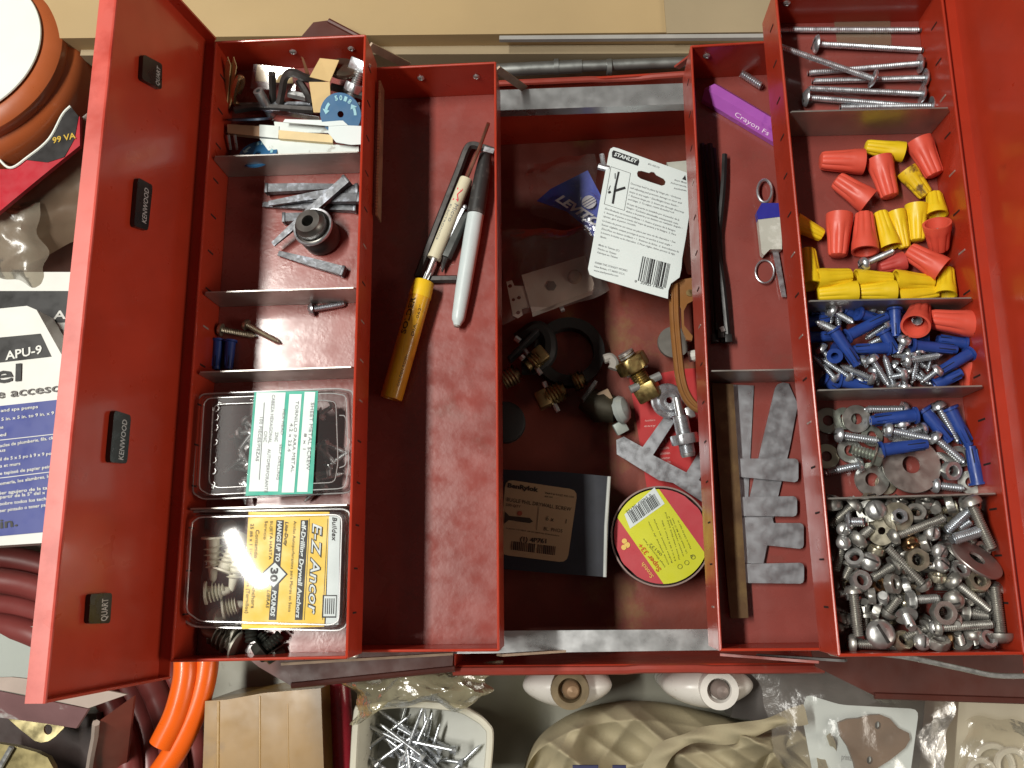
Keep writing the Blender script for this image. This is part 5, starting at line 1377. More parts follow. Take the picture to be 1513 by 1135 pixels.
wirenut((698, 1012), (478, 1022), .012, .011, ry, WNY, 'yellow wire nut touching the middle of the divider', YGp)
wirenut((712, 1055), (955, 1020), .010, .010, ry * .9, WNY, 'slim yellow wire nut partly sunk behind the divider', YGp)
wirenut((1000, 1040), (1005, 880), .013, .010, ry, WNY, 'yellow wire nut upright against the outer wall', YGp)
fastener('pan_screw', q3(520, 850, F + .014), q3(705, 768, F + .010), .0021, 'pan', .0045, ZINCB, 'silver pan head screw lying among the wire nuts', 'screw', tip=.004, roll=0)

# wall plugs and screws
Q = zoomer(1180, 430, 3.66)
WG = 'blue wall plugs heaped with screws'; SG = 'zinc screws heaped with the blue plugs'
WL_ = 'blue plastic wall plug heaped with screws between two dividers'
SL_ = 'zinc pan head screw heaped with blue wall plugs'
wirenut((632, 190), (660, 80), .030, .016, rr, WNR, 'red wire nut lying mouth up on the blue wall plugs', RG, spring=True)
wirenut((945, 180), (700, 150), .020, .020, rr, WNR, 'red wire nut lying flat on the blue wall plugs', RG)
wirenut((930, 380), (930, 500), .010, .006, rr, WNR, 'red wire nut mostly buried under the blue wall plugs', RG)
def an(a, b_, za, zb, r=.0036): anchor(q3(*a, F + za), q3(*b_, F + zb), WL_, WG, r)
def sx(a, b_, za, zb, r=.0021, hr=.0043, lab=None, g=None, mt=None): fastener('pan_screw', q3(*a, F + za), q3(*b_, F + zb), r, 'pan', hr, mt or ZINCB, lab or SL_, 'screw', g or SG, tip=.004)
for (a, b_, za, zb) in (((258, 248), (478, 138), .019, .019), ((185, 205), (315, 400), .024, .020), ((490, 308), (290, 318), .016, .016), ((320, 120), (425, 155), .018, .014), ((520, 95), (525, 245), .018, .018), ((610, 292), (855, 318), .019, .017),
                        ((905, 285), (745, 262), .014, .014), ((935, 335), (755, 440), .020, .020), ((735, 512), (885, 438), .014, .018), ((195, 352), (200, 300), .022, .008), ((455, 215), (525, 335), .018, .016), ((705, 245), (640, 250), .014, .012),
                        ((40, 170), (160, 150), .010, .010), ((50, 252), (190, 245), .010, .010), ((215, 485), (395, 525), .010, .010), ((130, 480), (205, 525), .010, .008), ((250, 100), (310, 135), .010, .010), ((60, 120), (170, 125), .006, .006), ((560, 90), (460, 110), .006, .006)): an(a, b_, za, zb)
for (a, b_, za, zb) in (((185, 110), (312, 182), .020, .015), ((570, 272), (528, 352), .022, .014), ((590, 378), (788, 345), .020, .019), ((400, 375), (492, 522), .020, .014), ((385, 470), (218, 398), .018, .014), ((590, 345), (700, 420), .014, .010), ((745, 435), (655, 500), .020, .014),
                        ((510, 500), (460, 338), .014, .018), ((645, 335), (610, 512), .016, .012), ((600, 440), (735, 515), .012, .012), ((265, 460), (108, 355), .012, .010), ((190, 468), (75, 345), .010, .008), ((465, 190), (345, 270), .016, .012), ((205, 115), (222, 212), .014, .010), ((125, 318), (210, 410), .012, .008),
                        ((575, 525), (570, 430), .014, .010), ((715, 365), (690, 450), .012, .008), ((415, 430), (432, 525), .012, .008), ((345, 385), (250, 420), .014, .010), ((440, 260), (360, 300), .012, .010), ((560, 455), (470, 470), .020, .016), ((610, 350), (480, 345), .015, .012), ((330, 490), (430, 480), .008, .006), ((180, 130), (170, 190), .012, .008), ((400, 95), (480, 125), .010, .006), ((520, 410), (600, 470), .008, .008), ((690, 480), (620, 400), .008, .006), ((300, 350), (390, 380), .006, .006)): sx(a, b_, za, zb)
fastener('pan_screw', q3(200, 218, F + .024), q3(82, 160, F + .028), .0026, None, 0, ZINCB, 'zinc screw point sticking out of a blue wall plug', 'screw', SG, tip=.005)
# washers compartment
WSG = 'washers'
WSH = mat('washer_grey', (0.50, 0.50, 0.47), 0.38, 0.9, var=0.14, vscale=100)
WSHG = mat('washer_greenish', (0.38, 0.41, 0.36), 0.4, 0.8, var=0.14, vscale=100)
def wsh(c_, rz, hz, z, label, n=(0, 0, 1), mt=None, t=.0014):
    k = mpp(F) / 3.66
    r = round(rz * k, 4); h = round(hz * k, 4)
    shared('washer', ('w', r, h, (mt or WSH).name, t), lambda m: washer_mesh(m, r, h, t), mt or WSH, faceM(q3(*c_, F + z), n), label, 'washer', WSG)
wsh((158, 702), 70, 29, .0018, 'greenish flat washer by the shaded wall and the divider', mt=WSHG)
wsh((312, 692), 74, 30, .0052, 'flat washer with a screw end showing through its hole', (.02, -.08, 1))
wsh((245, 690), 60, 25, .002, 'washer mostly hidden under the one with the screw end', mt=WSHG)
wsh((395, 785), 58, 27, .003, 'washer under the blue plug and the crossed screws', (.1, .1, 1), mt=WSHG)
wsh((275, 865), 66, 30, .0030, 'washer ringed round the hex head screw tip', (.05, .1, 1))
wsh((150, 895), 66, 28, .0018, 'brown tinted washer in the shade of the wall', mt=STEELY)
wsh((395, 1020), 90, 36, .0050, 'large flat washer close to the divider with the bolts', (.03, -.04, 1))
wsh((470, 1045), 55, 22, .002, 'washer half hidden between the two largest washers', mt=STEELY)
wsh((608, 940), 150, 46, .0075, 'very large fender washer with a blue plug on it', (.02, .08, 1))
wsh((768, 935), 62, 26, .004, 'washer under the hex nut beside the fender washer', (.2, 0, 1))
wsh((930, 1035), 62, 26, .004, 'washer under the upright blue plug by the outer wall', (-.25, 0, 1))
wsh((870, 895), 58, 26, .003, 'washer beneath the screws near the outer wall', (-.1, .2, 1))
nk = lambda r, h, ho: (lambda m: nut_mesh(m, r, h, ho))
shared('hex_nut', ('n', .0062), nk(.0062, .0048, .003), ZINC, faceM(q3(825, 972, F + .008), (.25, -.2, 1)), 'hex nut lying beside the very large fender washer', 'nut', 'loose nuts')
S3, G3 = 'zinc pan head screw lying among the washers', 'screws among the washers'
for (a, b_, za, zb) in (((228, 780), (455, 815), .008, .006), ((318, 945), (118, 988), .008, .005), ((560, 640), (340, 640), .006, .006), ((660, 748), (470, 805), .006, .006), ((492, 755), (735, 808), .012, .010), ((742, 798), (912, 945), .010, .006), ((758, 632), (868, 832), .008, .004), ((748, 1052), (915, 1072), .006, .005), ((560, 720), (570, 790), .008, .004)): sx(a, b_, za, zb, .0025, .0048, S3, G3)
fastener('hex_bolt', q3(405, 890, F + .012), q3(270, 848, F + .009), .0036, 'hex', .0062, WSHG, 'stubby greenish hex bolt across a washer hole', 'bolt')
P3, PG3 = 'blue plastic wall plug lying among the washers', 'plugs among the washers'
for (a, b_, za, zb) in (((640, 672), (388, 702), .012, .010), ((440, 862), (692, 828), .014, .016), ((672, 640), (818, 812), .008, .008), ((815, 630), (918, 832), .008, .006), ((972, 1050), (930, 845), .010, .010)): anchor(q3(*a, F + za), q3(*b_, F + zb), P3, PG3, .0040)

# ------------------------------------------------------------------ bolts and nuts compartment
Q = zoomer(1200, 720, 4.204)
BG = 'bolts heaped in the near compartment'; NG = 'nuts heaped with the bolts'
BL_ = 'grey pan head bolt in the heap of nuts and bolts'; NL_ = 'grey hex nut in the heap of nuts and bolts'
PEW = mat('pewter_steel', (0.42, 0.41, 0.38), 0.40, 0.8, var=0.14, vscale=120, rvar=.12)
PEW2 = mat('pewter_light', (0.52, 0.52, 0.51), 0.36, 0.8, var=0.12, vscale=120, rvar=.1)
def bo(a, b_, za, zb, r=.0025, hk='pan', hr=None, mt=None, lab=None, roll=None):
    fastener('machine_bolt', q3(*a, F + za), q3(*b_, F + zb), r, hk, hr or r * 1.95, mt or PEW, lab or BL_, 'bolt', BG, roll=roll, pitch=.00115)
def nu(c_, rz, z, n, mt=None, h=.75, lab=None):
    r = round(rz * mpp(F) / 4.204, 4); r = max(.0045, r)
    shared('hex_nut', ('n', r, h, (mt or PEW).name), nk(r, r * h, r * .48), mt or PEW, faceM(q3(*c_, F + z), n, random.uniform(0, 1)), lab or NL_, 'nut', NG)
rnd = random.Random(11)
# bottom layers fill the compartment
for k in range(74):
    x = rnd.uniform(130, 1150); y = rnd.uniform(95, 985)
    x += (y - 500) * .10
    x = min(max(x, 110 + y * .10), 1085 + y * .085)
    a = rnd.uniform(0, 6.28); z = .004 + .011 * rnd.random()
    if k % 3 == 0: nu((x, y), rnd.uniform(50, 64), z, (rnd.uniform(-.6, .6), rnd.uniform(-.6, .6), 1), rnd.choice((PEW, STEELY, PEW2)))
    else:
        L = rnd.uniform(110, 210); dx, dy = math.cos(a) * L / 2, math.sin(a) * L / 2
        if not (120 < x + dx < 1170 and 95 < y + dy < 985 and 120 < x - dx < 1170 and 95 < y - dy < 985): dx *= .3; dy *= .3
        bo((x - dx, y - dy), (x + dx, y + dy), z, z + rnd.uniform(-.003, .003), rnd.uniform(.0022, .0028), mt=rnd.choice((PEW, PEW, PEW2, STEELY)))
T = .024
bo((520, 305), (828, 188), T + .004, T + .004, lab='longest bolt on top pointing at the round stud ends')
bo((685, 600), (462, 368), T + .004, T + .003, lab='long pan head bolt on top of the heap between two nuts')
bo((256, 655), (288, 935), T, T - .002, .0030, hr=.0050, lab='thick pan head bolt by the shaded wall, parallel to it')
bo((1168, 905), (1130, 590), T - .002, T - .002, .0033, hr=.0068, lab='thick bolt lying along the outer wall')
bo((885, 585), (1108, 770), T + .002, T - .002, hr=.0056, lab='slotted bolt with bright head beside the copper tinted nut pair')
bo((630, 700), (792, 690), T + .002, T + .002, .0026, 'hex', .0042, PEW2, 'small hex head bolt in the middle of the heap')
bo((1035, 275), (860, 328), T + .006, T + .006, .0033, None, 0, ZINCB, 'bright headless stud resting on the fender washer')
bo((985, 135), (828, 280), T + .004, T + .002, .0030, None, 0, ZINCB, 'bright headless stud beside the divider')
bo((990, 105), (1118, 388), T + .008, T + .006, .0030, hr=.0060, lab='pan head bolt crossing above the large fender washer')
bo((915, 255), (1000, 200), T, T + .001, .0026, None, 0, ZINCB, 'short bright stud between two longer studs')
bo((215, 258), (310, 412), T, T - .004, .0024); bo((290, 320), (372, 250), T, T - .002, .0028, hr=.0060); bo((240, 215), (350, 215), T + .002, T + .006, .0028, 'truss', .0065, ZINCB)
bo((250, 118), (105, 245), T - .004, T - .010, .0030); bo((192, 345), (140, 535), T - .006, T - .008, .0026); bo((500, 490), (368, 570), T - .002, T - .002, .0028, hr=.0056); bo((475, 765), (545, 675), T - .004, T, .0028, hr=.0056)
bo((785, 872), (1118, 850), T + .001, T, .0026, lab='long bolt pointing at the outer wall bolt'); bo((585, 800), (622, 880), T - .002, T + .006, .0028, 'truss', .0062, PEW2)
bo((235, 500), (190, 590), T - .008, T - .008, .0026); bo((330, 800), (325, 915), T - .008, T - .010, .0020, hr=.0046); bo((260, 970), (538, 988), T - .008, T - .008, .0027); bo((960, 780), (1100, 800), T - .006, T - .006, .0032, 'hex', .0045)
bo((925, 965), (905, 905), T - .004, T, .0024, hr=.0058); bo((1000, 915), (1012, 990), T - .004, T - .008, .0026, hr=.0055); bo((640, 905), (565, 945), T - .002, T - .004, .0025); bo((870, 420), (805, 472), T - .004, T - .006, .0030); bo((790, 595), (800, 655), T - .006, T - .006, .0038, None, 0)
bo((440, 720), (440, 672), T - .010, T + .004, .0032, None, 0, PEW2); bo((320, 770), (322, 710), T - .008, T - .002, .0034, None, 0); bo((905, 800), (900, 850), T - .008, T + .003, .0026, None, 0); bo((880, 700), (890, 640), T + .002, T - .006, .0028, hr=.0056)
bo((770, 140), (760, 100), T - .002, T - .010, .0030, None, 0); bo((700, 880), (660, 900), T - .004, T - .004, .0026); bo((115, 110), (110, 145), T - .006, T - .008, .0035); bo((450, 120), (390, 90), T - .006, T - .008, .0028)
bo((960, 300), (1010, 350), T - .008, T - .008, .0026); bo((560, 420), (520, 380), T - .008, T - .010, .0024); bo((190, 820), (150, 900), T - .012, T - .016, .0026)
bo((1135, 640), (1100, 760), T - .008, T - .010, .0030); bo((1060, 650), (980, 690), T - .008, T - .008, .0030)
# domed heads seen from above
for (x, y, hr, tl, lab) in ((425, 912, .0082, (.05, .1), 'largest domed slotted head facing up in the bolt heap'), (360, 462, .0056, (-.1, .2), None), (395, 142, .0060, (-.25, .15), None), (682, 962, .0048, (.1, .1), None), (742, 285, .0046, (0, .2), None), (195, 262, .0040, (-.2, 0), None), (195, 345, .0042, (-.3, .1), None), (790, 400, .0046, (.2, -.1), None), (800, 480, .0048, (.4, .1), None), (975, 105, .0062, (.2, .4), None), (770, 870, .0042, (-.2, .2), None)):
    p = q3(x, y, F + T + .001); d = Vector((tl[0], tl[1], 1)).normalized()
    fastener('machine_bolt', p, p - d * .014, .0026, 'truss' if hr > .007 else 'pan', hr, PEW2, lab or BL_, 'bolt', BG, roll=rnd.uniform(0, 3))
for (x, y, r, z, n, mt) in ((650, 450, 68, .004, (0, 0, 1), STEELY), (300, 580, 62, .001, (.2, .2, 1), PEW2), (500, 602, 60, .002, (.8, .1, 1), PEW), (915, 515, 58, 0, (.3, .5, 1), PEW2), (1030, 585, 65, .001, (.1, .3, 1), STEELY), (815, 780, 72, .003, (.1, 0, 1), PEW), (645, 160, 58, 0, (-.2, .4, 1), PEW),
                            (705, 350, 58, -.002, (.9, .2, .6), PEW), (610, 350, 54, 0, (.1, -1, .5), COPPERY), (780, 960, 66, .001, (.1, 1, .6), PEW), (1090, 945, 52, 0, (.3, .4, 1), PEW2), (268, 440, 58, 0, (-.6, .6, 1), PEW2), (370, 677, 52, 0, (1, 0, .3), PEW), (400, 770, 54, -.003, (1, -.4, .4), PEW), (585, 622, 52, -.004, (1, .3, .3), PEW2), (780, 560, 50, 0, (0, 1, .4), STEELY),
                            (400, 390, 50, 0, (.2, .9, .4), STEELY), (700, 95, 52, -.006, (0, .8, .5), PEW), (540, 92, 52, -.006, (.3, .8, .5), PEW), (855, 110, 56, -.002, (1, .2, .4), PEW), (880, 130, 52, -.004, (1, .2, .4), STEELY), (580, 720, 52, -.006, (1, .4, .2), STEELY), (410, 610, 50, -.008, (.2, .3, 1), COPPERY), (560, 955, 60, -.004, (.3, .5, 1), STEELY), (860, 950, 40, -.006, (.8, 0, .5), COPPERY), (720, 480, 52, -.008, (.6, .2, 1), PEW), (960, 690, 52, -.008, (.2, .8, .5), PEW), (1050, 390, 52, -.010, (.2, .3, 1), PEW)):
    nu((x, y), r, T + z, n, mt)
def bw(c_, rz, hz, z, n, label, mt=None):
    k = mpp(F) / 4.204; r = round(rz * k, 4); h = round(hz * k, 4)
    shared('washer', ('bw', r, h, (mt or WSH).name), lambda m: washer_mesh(m, r, h, .0016), mt or WSH, faceM(q3(*c_, F + z), n), label, 'washer', WSG)
bw((532, 182), 82, 30, T + .003, (-.05, .15, 1), 'washer with a bright hex end in its hole, on the bolt heap', STEELY)
bw((435, 272), 84, 22, T, (-.9, .2, 1), 'tilted washer leaning in the bolt heap', STEELY)
bw((345, 150), 62, 30, T - .002, (-.3, .1, 1), 'washer round a domed bolt head near the divider')
bw((1020, 445), 150, 46, T + .003, (.45, .8, .75), 'large fender washer tilted against the outer wall', mat('fender_grey', (0.42, 0.36, 0.34), 0.42, 0.8, var=0.12))
nu((540, 182), 40, T + .006, (0, .2, 1), ZINCB, .9, 'bright hex end in the washer hole')
# ------------------------------------------------------------------ things lying round the toolbox
# cardboard carton behind
KR = mat('kraft_carton', (0.42, 0.30, 0.15), 0.7, var=0.07, vscale=9, bump=0.06, bscale=300)
KRD = mat('kraft_carton_grey', (0.33, 0.26, 0.16), 0.75, var=0.08, vscale=12, bump=0.05)
cx = thing('cardboard_carton', 'large tan cardboard carton lying behind the toolbox', 'carton', (0.0, 0.5, 0))
zc_ = 0.125
A = pix(-60, 58, zc_); B = pix(1190, 46, zc_)
m = MB(); m.prism([A, B, B + Vector((0, .28, 0)), A + Vector((0, .28, 0))], zc_ - .001); m.build('box', KR, cx)
m = MB(); P0 = pix(985, 49, zc_ + .0016); P1 = pix(1190, 46.5, zc_ + .0016)
m.prism([P0, P1, P1 + Vector((0, .2, 0)), P0 + Vector((-.004, .2, 0))], .0014); m.build('flap', KRD, cx)
m = MB(); m.bar(pix(738, 53, zc_ + .001) + Vector((0, -.003, 0)), pix(1130, 50, zc_ + .001) + Vector((0, -.003, 0)), .0035, .004); m.build('edge_strip', mat('grey_edge', (0.34, 0.33, 0.31), 0.5), cx)
m = MB(); m.bar(A + Vector((.1, -.006, -.062)), B + Vector((0, -.006, -.060)), .008, .09); m.build('inner_panel', KRD, cx)
m = MB(); m.tube([pix(690, 106, .105), pix(860, 98, .105)], .0055, 12); m.tube([pix(860, 98, .105), pix(1020, 92, .105)], .0045, 12)
for u in (822, 900): m.tube([pix(u, 99, .105) - Vector((.002, 0, 0)), pix(u, 99, .105) + Vector((.002, 0, 0))], .0066, 12)
m.build('steel_rod', mat('dim_rod', (0.30, 0.31, 0.30), 0.4, 0.8), None, 'grey steel rod lying between the carton and the toolbox', 'rod')

# orange reel with white label
ORG = mat('orange_reel', (0.36, 0.088, 0.026), 0.35, var=0.1, vscale=20, coat=.3)
LW = mat('reel_label', (0.76, 0.80, 0.74), 0.4, var=0.03, vscale=20)
RL = mat('reel_red', (0.42, 0.012, 0.025), 0.4, var=0.08)
sp = thing('orange_reel', 'orange reel with glossy white label in a clear wrapper', 'reel', pix(-70, 70, 0.0))
zc_ = .140; c = pix(-78, 66, zc_); k = mpp(zc_); nn = Vector((.06, .10, 1))
m = MB(); M = faceM(c, nn); m.lathe([(.0, .0001), (.0, 160 * k), (-.001, 161 * k), (-.002, 160 * k)], 96, M, cap=False); m.build('label', LW, sp)
m = MB(); m.lathe([(-.002, 120 * k), (-.0035, 163 * k), (-.006, 180 * k), (-.010, 188 * k), (-.016, 190 * k), (-.026, 184 * k)], 96, M, cap=False); m.build('flange', ORG, sp)
m = MB(); m.lathe([(-.024, 170 * k), (-.020, 186 * k), (-.024, 198 * k), (-.034, 206 * k), (-.060, 208 * k), (-.10, 200 * k)], 96, M, cap=False); m.build('roll', ORG, sp)
# label band: red below, white rim and black sticker on the roll's skirt
zl = .112
m = MB(); m.prism([pix(*p, zl) for p in ((-60, 250), (15, 250), (60, 222), (100, 180), (118, 172), (118, 215), (60, 262), (-10, 320), (-60, 330))], .004); skirt = m.build('skirt', RL, sp)
m = MB(); m.prism([pix(*p, zl + .0006) for p in ((36, 236), (72, 205), (92, 170), (104, 157), (116, 172), (110, 205), (95, 232), (70, 240))], .0004); m.build('sticker', mat('black_sticker', (0.012, 0.01, 0.01), 0.4), skirt)
m = MB(); ptext(m, '99 VA', (78, 212), (112, 204), 11, zl + .0012, 0.02); m.build('lettering', mat('gold_ink', (0.5, 0.33, 0.03), 0.5), skirt)
m = MB(); m.tube(smoothpath([pix(*p, zl + .001) for p in ((-5, 232), (15, 248), (40, 233), (72, 206), (92, 170), (104, 157))]), .0011, 6); m.build('white_rim', LW, skirt)
WRAP = film('brown_wrap', (0.74, 0.66, 0.58), 0.02, 0.3, 0.42, (0.34, 0.24, 0.16), bump=0.3, bscale=30)
m = MB(); crumple(m, [pix(-40, 320, .10), pix(135, 165, .10), pix(170, 330, .06), pix(-20, 420, .06)], 0, .006, 40, 40, 5, dome=.004)
m.build('wrapper', WRAP, None, 'crumpled brownish clear wrapper around the orange reel', 'wrapper')
m = MB(); crumple(m, [pix(-40, 300, .09), pix(60, 300, .09), pix(70, 420, .075), pix(-40, 410, .08)], 0, .012, 20, 20, 15, dome=.006)
m.build('wrapper', film('grey_wrap', (0.8, 0.78, 0.72), 0.04, 0.25, 0.40, (0.46, 0.40, 0.31), bump=0.3, bscale=40), None, 'greyish torn end of wrapper beside the white panel box', 'wrapper')
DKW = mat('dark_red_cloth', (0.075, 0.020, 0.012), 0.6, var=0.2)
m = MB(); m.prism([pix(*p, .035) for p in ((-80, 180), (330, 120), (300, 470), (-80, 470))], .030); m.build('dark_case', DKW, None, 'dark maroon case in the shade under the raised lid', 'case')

# access panel boxes
WB = mat('panel_box_white', (0.70, 0.70, 0.66), 0.4, var=0.03)
BLK = mat('panel_box_black', (0.022, 0.021, 0.021), 0.4)
BLU = mat('panel_box_blue', (0.045, 0.060, 0.25), 0.4, var=0.04)
def strips(mb, z, rows):
    for mi, pts in rows: mb.mat(mi); mb.prism([pix(*p, z + .0002 * (1 + mi)) for p in pts], .0002)
    mb.mat(0)
pb = thing('panel_box', 'flat white panel box with black band partly under another panel box', 'box', pix(40, 500, 0))
zb_ = .078
m = MB(); m.prism([pix(*p, zb_) for p in ((-120, 402), (170, 402), (150, 640), (-120, 640))], .018)
strips(m, zb_, [(1, ((-120, 430), (165, 430), (163, 476), (-120, 478)))]); m.build('carton', [WB, BLK], pb)
m = MB(); ptext(m, 'APU-9', (78, 472), (150, 468), 14, zb_ + .0008, 0.02); m.build('lettering', WB, pb)
m = MB(); ptext(m, 'Panel', (-40, 520), (91, 506), 22, zb_ + .0008, 0.018); m.build('lettering', BLK, pb)
pb = thing('panel_box', 'white and blue panel box with bold APU-9 lettering', 'box', pix(40, 620, 0))
zb_ = .105
m = MB(); m.prism([pix(*p, zb_) for p in ((-140, 470), (40, 452), (54, 458), (100, 540), (100, 800), (-140, 815))], .024)
strips(m, zb_, [(1, ((-140, 512), (60, 493), (76, 527), (-140, 552))), (2, ((-140, 615), (110, 588), (80, 785), (-140, 805))), (0, ((-140, 775), (48, 754), (62, 779), (-140, 800)))])
m.build('carton', [WB, BLK, BLU], pb)
zt = zb_ + .0012
m = MB(); ptext(m, 'APU-9', (8, 532), (62, 522), 14, zt, 0.02)
for (s, a, b_, h) in (('and spa pumps', (1, 609), (56, 603), 5), ('5 in. x 5 in. to 9 in. x 9 in.', (2, 622), (90, 611), 5), ('ns', (0, 634), (5, 633), 5), ('ed', (0, 645), (9, 644), 5), ('acles de plomberie, fils, câbles', (0, 661), (90, 647), 5), ('us', (0, 668), (8, 667), 5), ('il de 5 x 5 po à 9 x 9 po', (0, 681), (76, 672), 5), ('a et murs', (0, 691), (30, 687), 5), ('e tapissé de papier peint', (0, 702), (78, 691), 5), ('omería, los alambres, los', (0, 717), (78, 705), 5), ('ier agujero de la talla', (0, 731), (78, 722), 5), ('partir de la 5" del x 6"', (0, 737), (76, 729), 5), ('sobre todos los techos', (0, 747), (76, 738), 5), ('ser pintado o tener papel', (0, 757), (76, 747), 5)): ptext(m, s, a, b_, h, zt, 0.012)
m.build('lettering', WB, pb)
for (y0, y1) in ((650, 640), (706, 695)): m = MB(); m.prism([pix(0, y0, zt), pix(90, y1, zt), pix(90, y1 + 1, zt), pix(0, y0 + 1, zt)], .0001); m.build('rule_line', WB, pb)
m = MB(); ptext(m, 'Panel', (-105, 577), (31, 562), 28, zt, 0.02); m.build('lettering', BLK, pb); m = MB(); ptext(m, 'in.', (0, 781), (26, 777), 14, zt, 0.02); m.build('lettering', BLK, pb)
m = MB(); ptext(m, 'Panel de acceso', (-85, 598), (90, 578), 14, zt, 0.015); m.build('lettering', mat('grey_lettering', (0.10, 0.09, 0.085), 0.5), pb)

# coiled dull red hose
HOSE = mat('dull_red_hose', (0.17, 0.035, 0.032), 0.38, var=0.15, vscale=15, rvar=.1)
for j, (r, z) in enumerate(((322, .020), (288, .036), (254, .022), (222, .034))):
    m = MB(); P = []
    for i in range(40):
        a = R_(115 - 135 * i / 39)
        P.append(pix(-30 + r * math.cos(a), 1150 - r * 1.02 * math.sin(a), z + .004 * math.sin(i * .35 + j)))
    m.tube(P, .0105, 14); m.build('hose_loop', HOSE, None, 'dull red rubber hose loop coiled beside the toolbox', 'hose', 'loops of dull red hose')
# torn carton with brass parts
Q = zoomer(0, 950, 6.135)
tc_ = thing('torn_carton', 'torn purplish carton with brown flap open over brass parts', 'carton', pix(70, 1080, 0))
CRT = mat('carton_top', (0.36, 0.29, 0.25), 0.65, var=0.1, vscale=30, bump=.05)
CRP = mat('carton_purple', (0.22, 0.115, 0.12), 0.42, var=0.15, vscale=30, spots=(0.5, 0.48, 0.47), spot_amt=.33, spot_scale=60)
CRR = mat('carton_red_side', (0.17, 0.035, 0.022), 0.42, var=0.12, vscale=30)
m = MB(); m.prism([q3(*p) for p in ((-200, 320, .120), (100, 310, .122), (660, 370, .120), (1150, 468, .112), (800, 592, .122), (400, 500, .126), (-200, 390, .126))], .003); m.build('flap', CRT, tc_)
m = MB(); m.prism([q3(*p) for p in ((-200, 400, .125), (400, 520, .124), (800, 600, .120), (690, 775, .104), (400, 730, .106), (-200, 650, .108))], .003); m.build('front_flap', CRP, tc_)
m = MB(); m.prism([q3(*p) for p in ((880, 720, .100), (1215, 480, .108), (1130, 1250, .03), (815, 1250, .03))], .003); m.build('side', CRR, tc_)
m = MB(); m.prism([q3(*p) for p in ((-200, 640, .050), (880, 640, .050), (840, 1250, .045), (-200, 1250, .045))], .045); m.build('inside', mat('carton_inside', (0.045, 0.03, 0.028), 0.45, var=0.2), tc_)
m = MB(); m.tube([q3(870, 725, .103), q3(860, 850, .09), q3(830, 1000, .072), q3(800, 1200, .05)], .0028, 6); m.build('torn_edge', CRT, tc_)
BRP = mat('pale_brass', (0.72, 0.62, 0.33), 0.28, 1.0, var=.1)
o = q3(60, 690, .085)
def l3(x, y): p = q3(x, y, .085) - o; return (p.x, p.y)
m = MB(); m.outline([[l3(*p) for p in ((20, 640), (560, 640), (580, 770), (500, 850), (440, 890), (370, 905), (310, 885), (190, 790))], [l3(435 + 40 * math.cos(a * .5236), 785 + 48 * math.sin(a * .5236)) for a in range(12)]], .002, Matrix.Translation(o))
m.build('hinge_plate', BRP, None, 'pale brass plate with a round hole under the torn flap', 'plate')
m = MB(); m.prism([q3(*p, .080) for p in ((-100, 900), (150, 940), (330, 990), (430, 1040), (480, 1130), (490, 1250), (-100, 1250))], .006); bl = m.build('brass_fixture', mat('olive_brass', (0.30, 0.25, 0.12), 0.35, .8, var=.2), None, 'olive brass fixture body lying in the torn carton', 'fixture')
m = MB(); m.tube([q3(-20, 1160, .083), q3(50, 1040, .083), q3(105, 945, .083)], .0022, 8); m.build('seam', ZINC, bl)
# orange hose
OH = mat('orange_hose', (0.80, 0.12, 0.008), 0.30, var=.05, vscale=20, coat=.2)
def hose(pts, r, z, label, cat='hose', mt=OH, g=None):
    m = MB(); m.tube(smoothpath([pix(u, v, z) for u, v in pts]), r, 18); return m.build('hose', mt, None, label, cat, g)
hose([(272, 940), (275, 985), (270, 1020), (258, 1060), (238, 1101)], .0092, .085, 'bright orange hose piece with cut end beside the torn carton')
hose([(306, 940), (304, 990), (290, 1045), (262, 1105), (225, 1160)], .0092, .078, 'bright orange hose running past the cut end')
# amber block
AMB = mat('amber_wood', (0.26, 0.145, 0.032), 0.38, var=.16, vscale=25, coat=.2, spots=(0.20, 0.115, 0.036), spot_amt=.42, spot_scale=18)
m = MB(); zt = .085
topc = [pix(*p, zt) for p in ((303, 1036), (335, 1034), (390, 1024), (474, 1017), (480, 1180), (298, 1180))]
m.prism(topc, .08)
o = m.build('wood_block', AMB, None, 'honey coloured wooden block beside the orange hose', 'block')
m = MB(); m.tube([pix(384, 1028, zt), pix(384, 1170, zt)], .0008, 6); m.tube([pix(323, 1036, zt), pix(322, 1170, zt)], .0012, 6); m.tube([pix(425, 1040, zt), pix(427, 1170, zt)], .0005, 6); m.build('grain_ridge', mat('light_amber', (0.34, 0.20, 0.055), .35), o)
hose([(497, 940), (498, 1000), (502, 1060), (508, 1160)], .0102, .05, 'shiny crimson tube between the wooden block and the white tub', 'tube', mat('crimson_tube', (0.34, 0.012, 0.028), 0.28, var=.05, coat=.3))
# plastic bag
m = MB(); crumple(m, [pix(512, 985, .095), pix(742, 972, .095), pix(700, 1035, .105), pix(530, 1058, .105)], 0, .014, 30, 24, 21, dome=.012, scale=80)
m.build('plastic_bag', film('cream_bag', (0.9, 0.88, 0.75), 0.16, 0.14, 0.36, (0.62, 0.56, 0.36), bump=.8, bscale=70), None, 'crumpled cream plastic bag poking out over the white tub', 'bag')
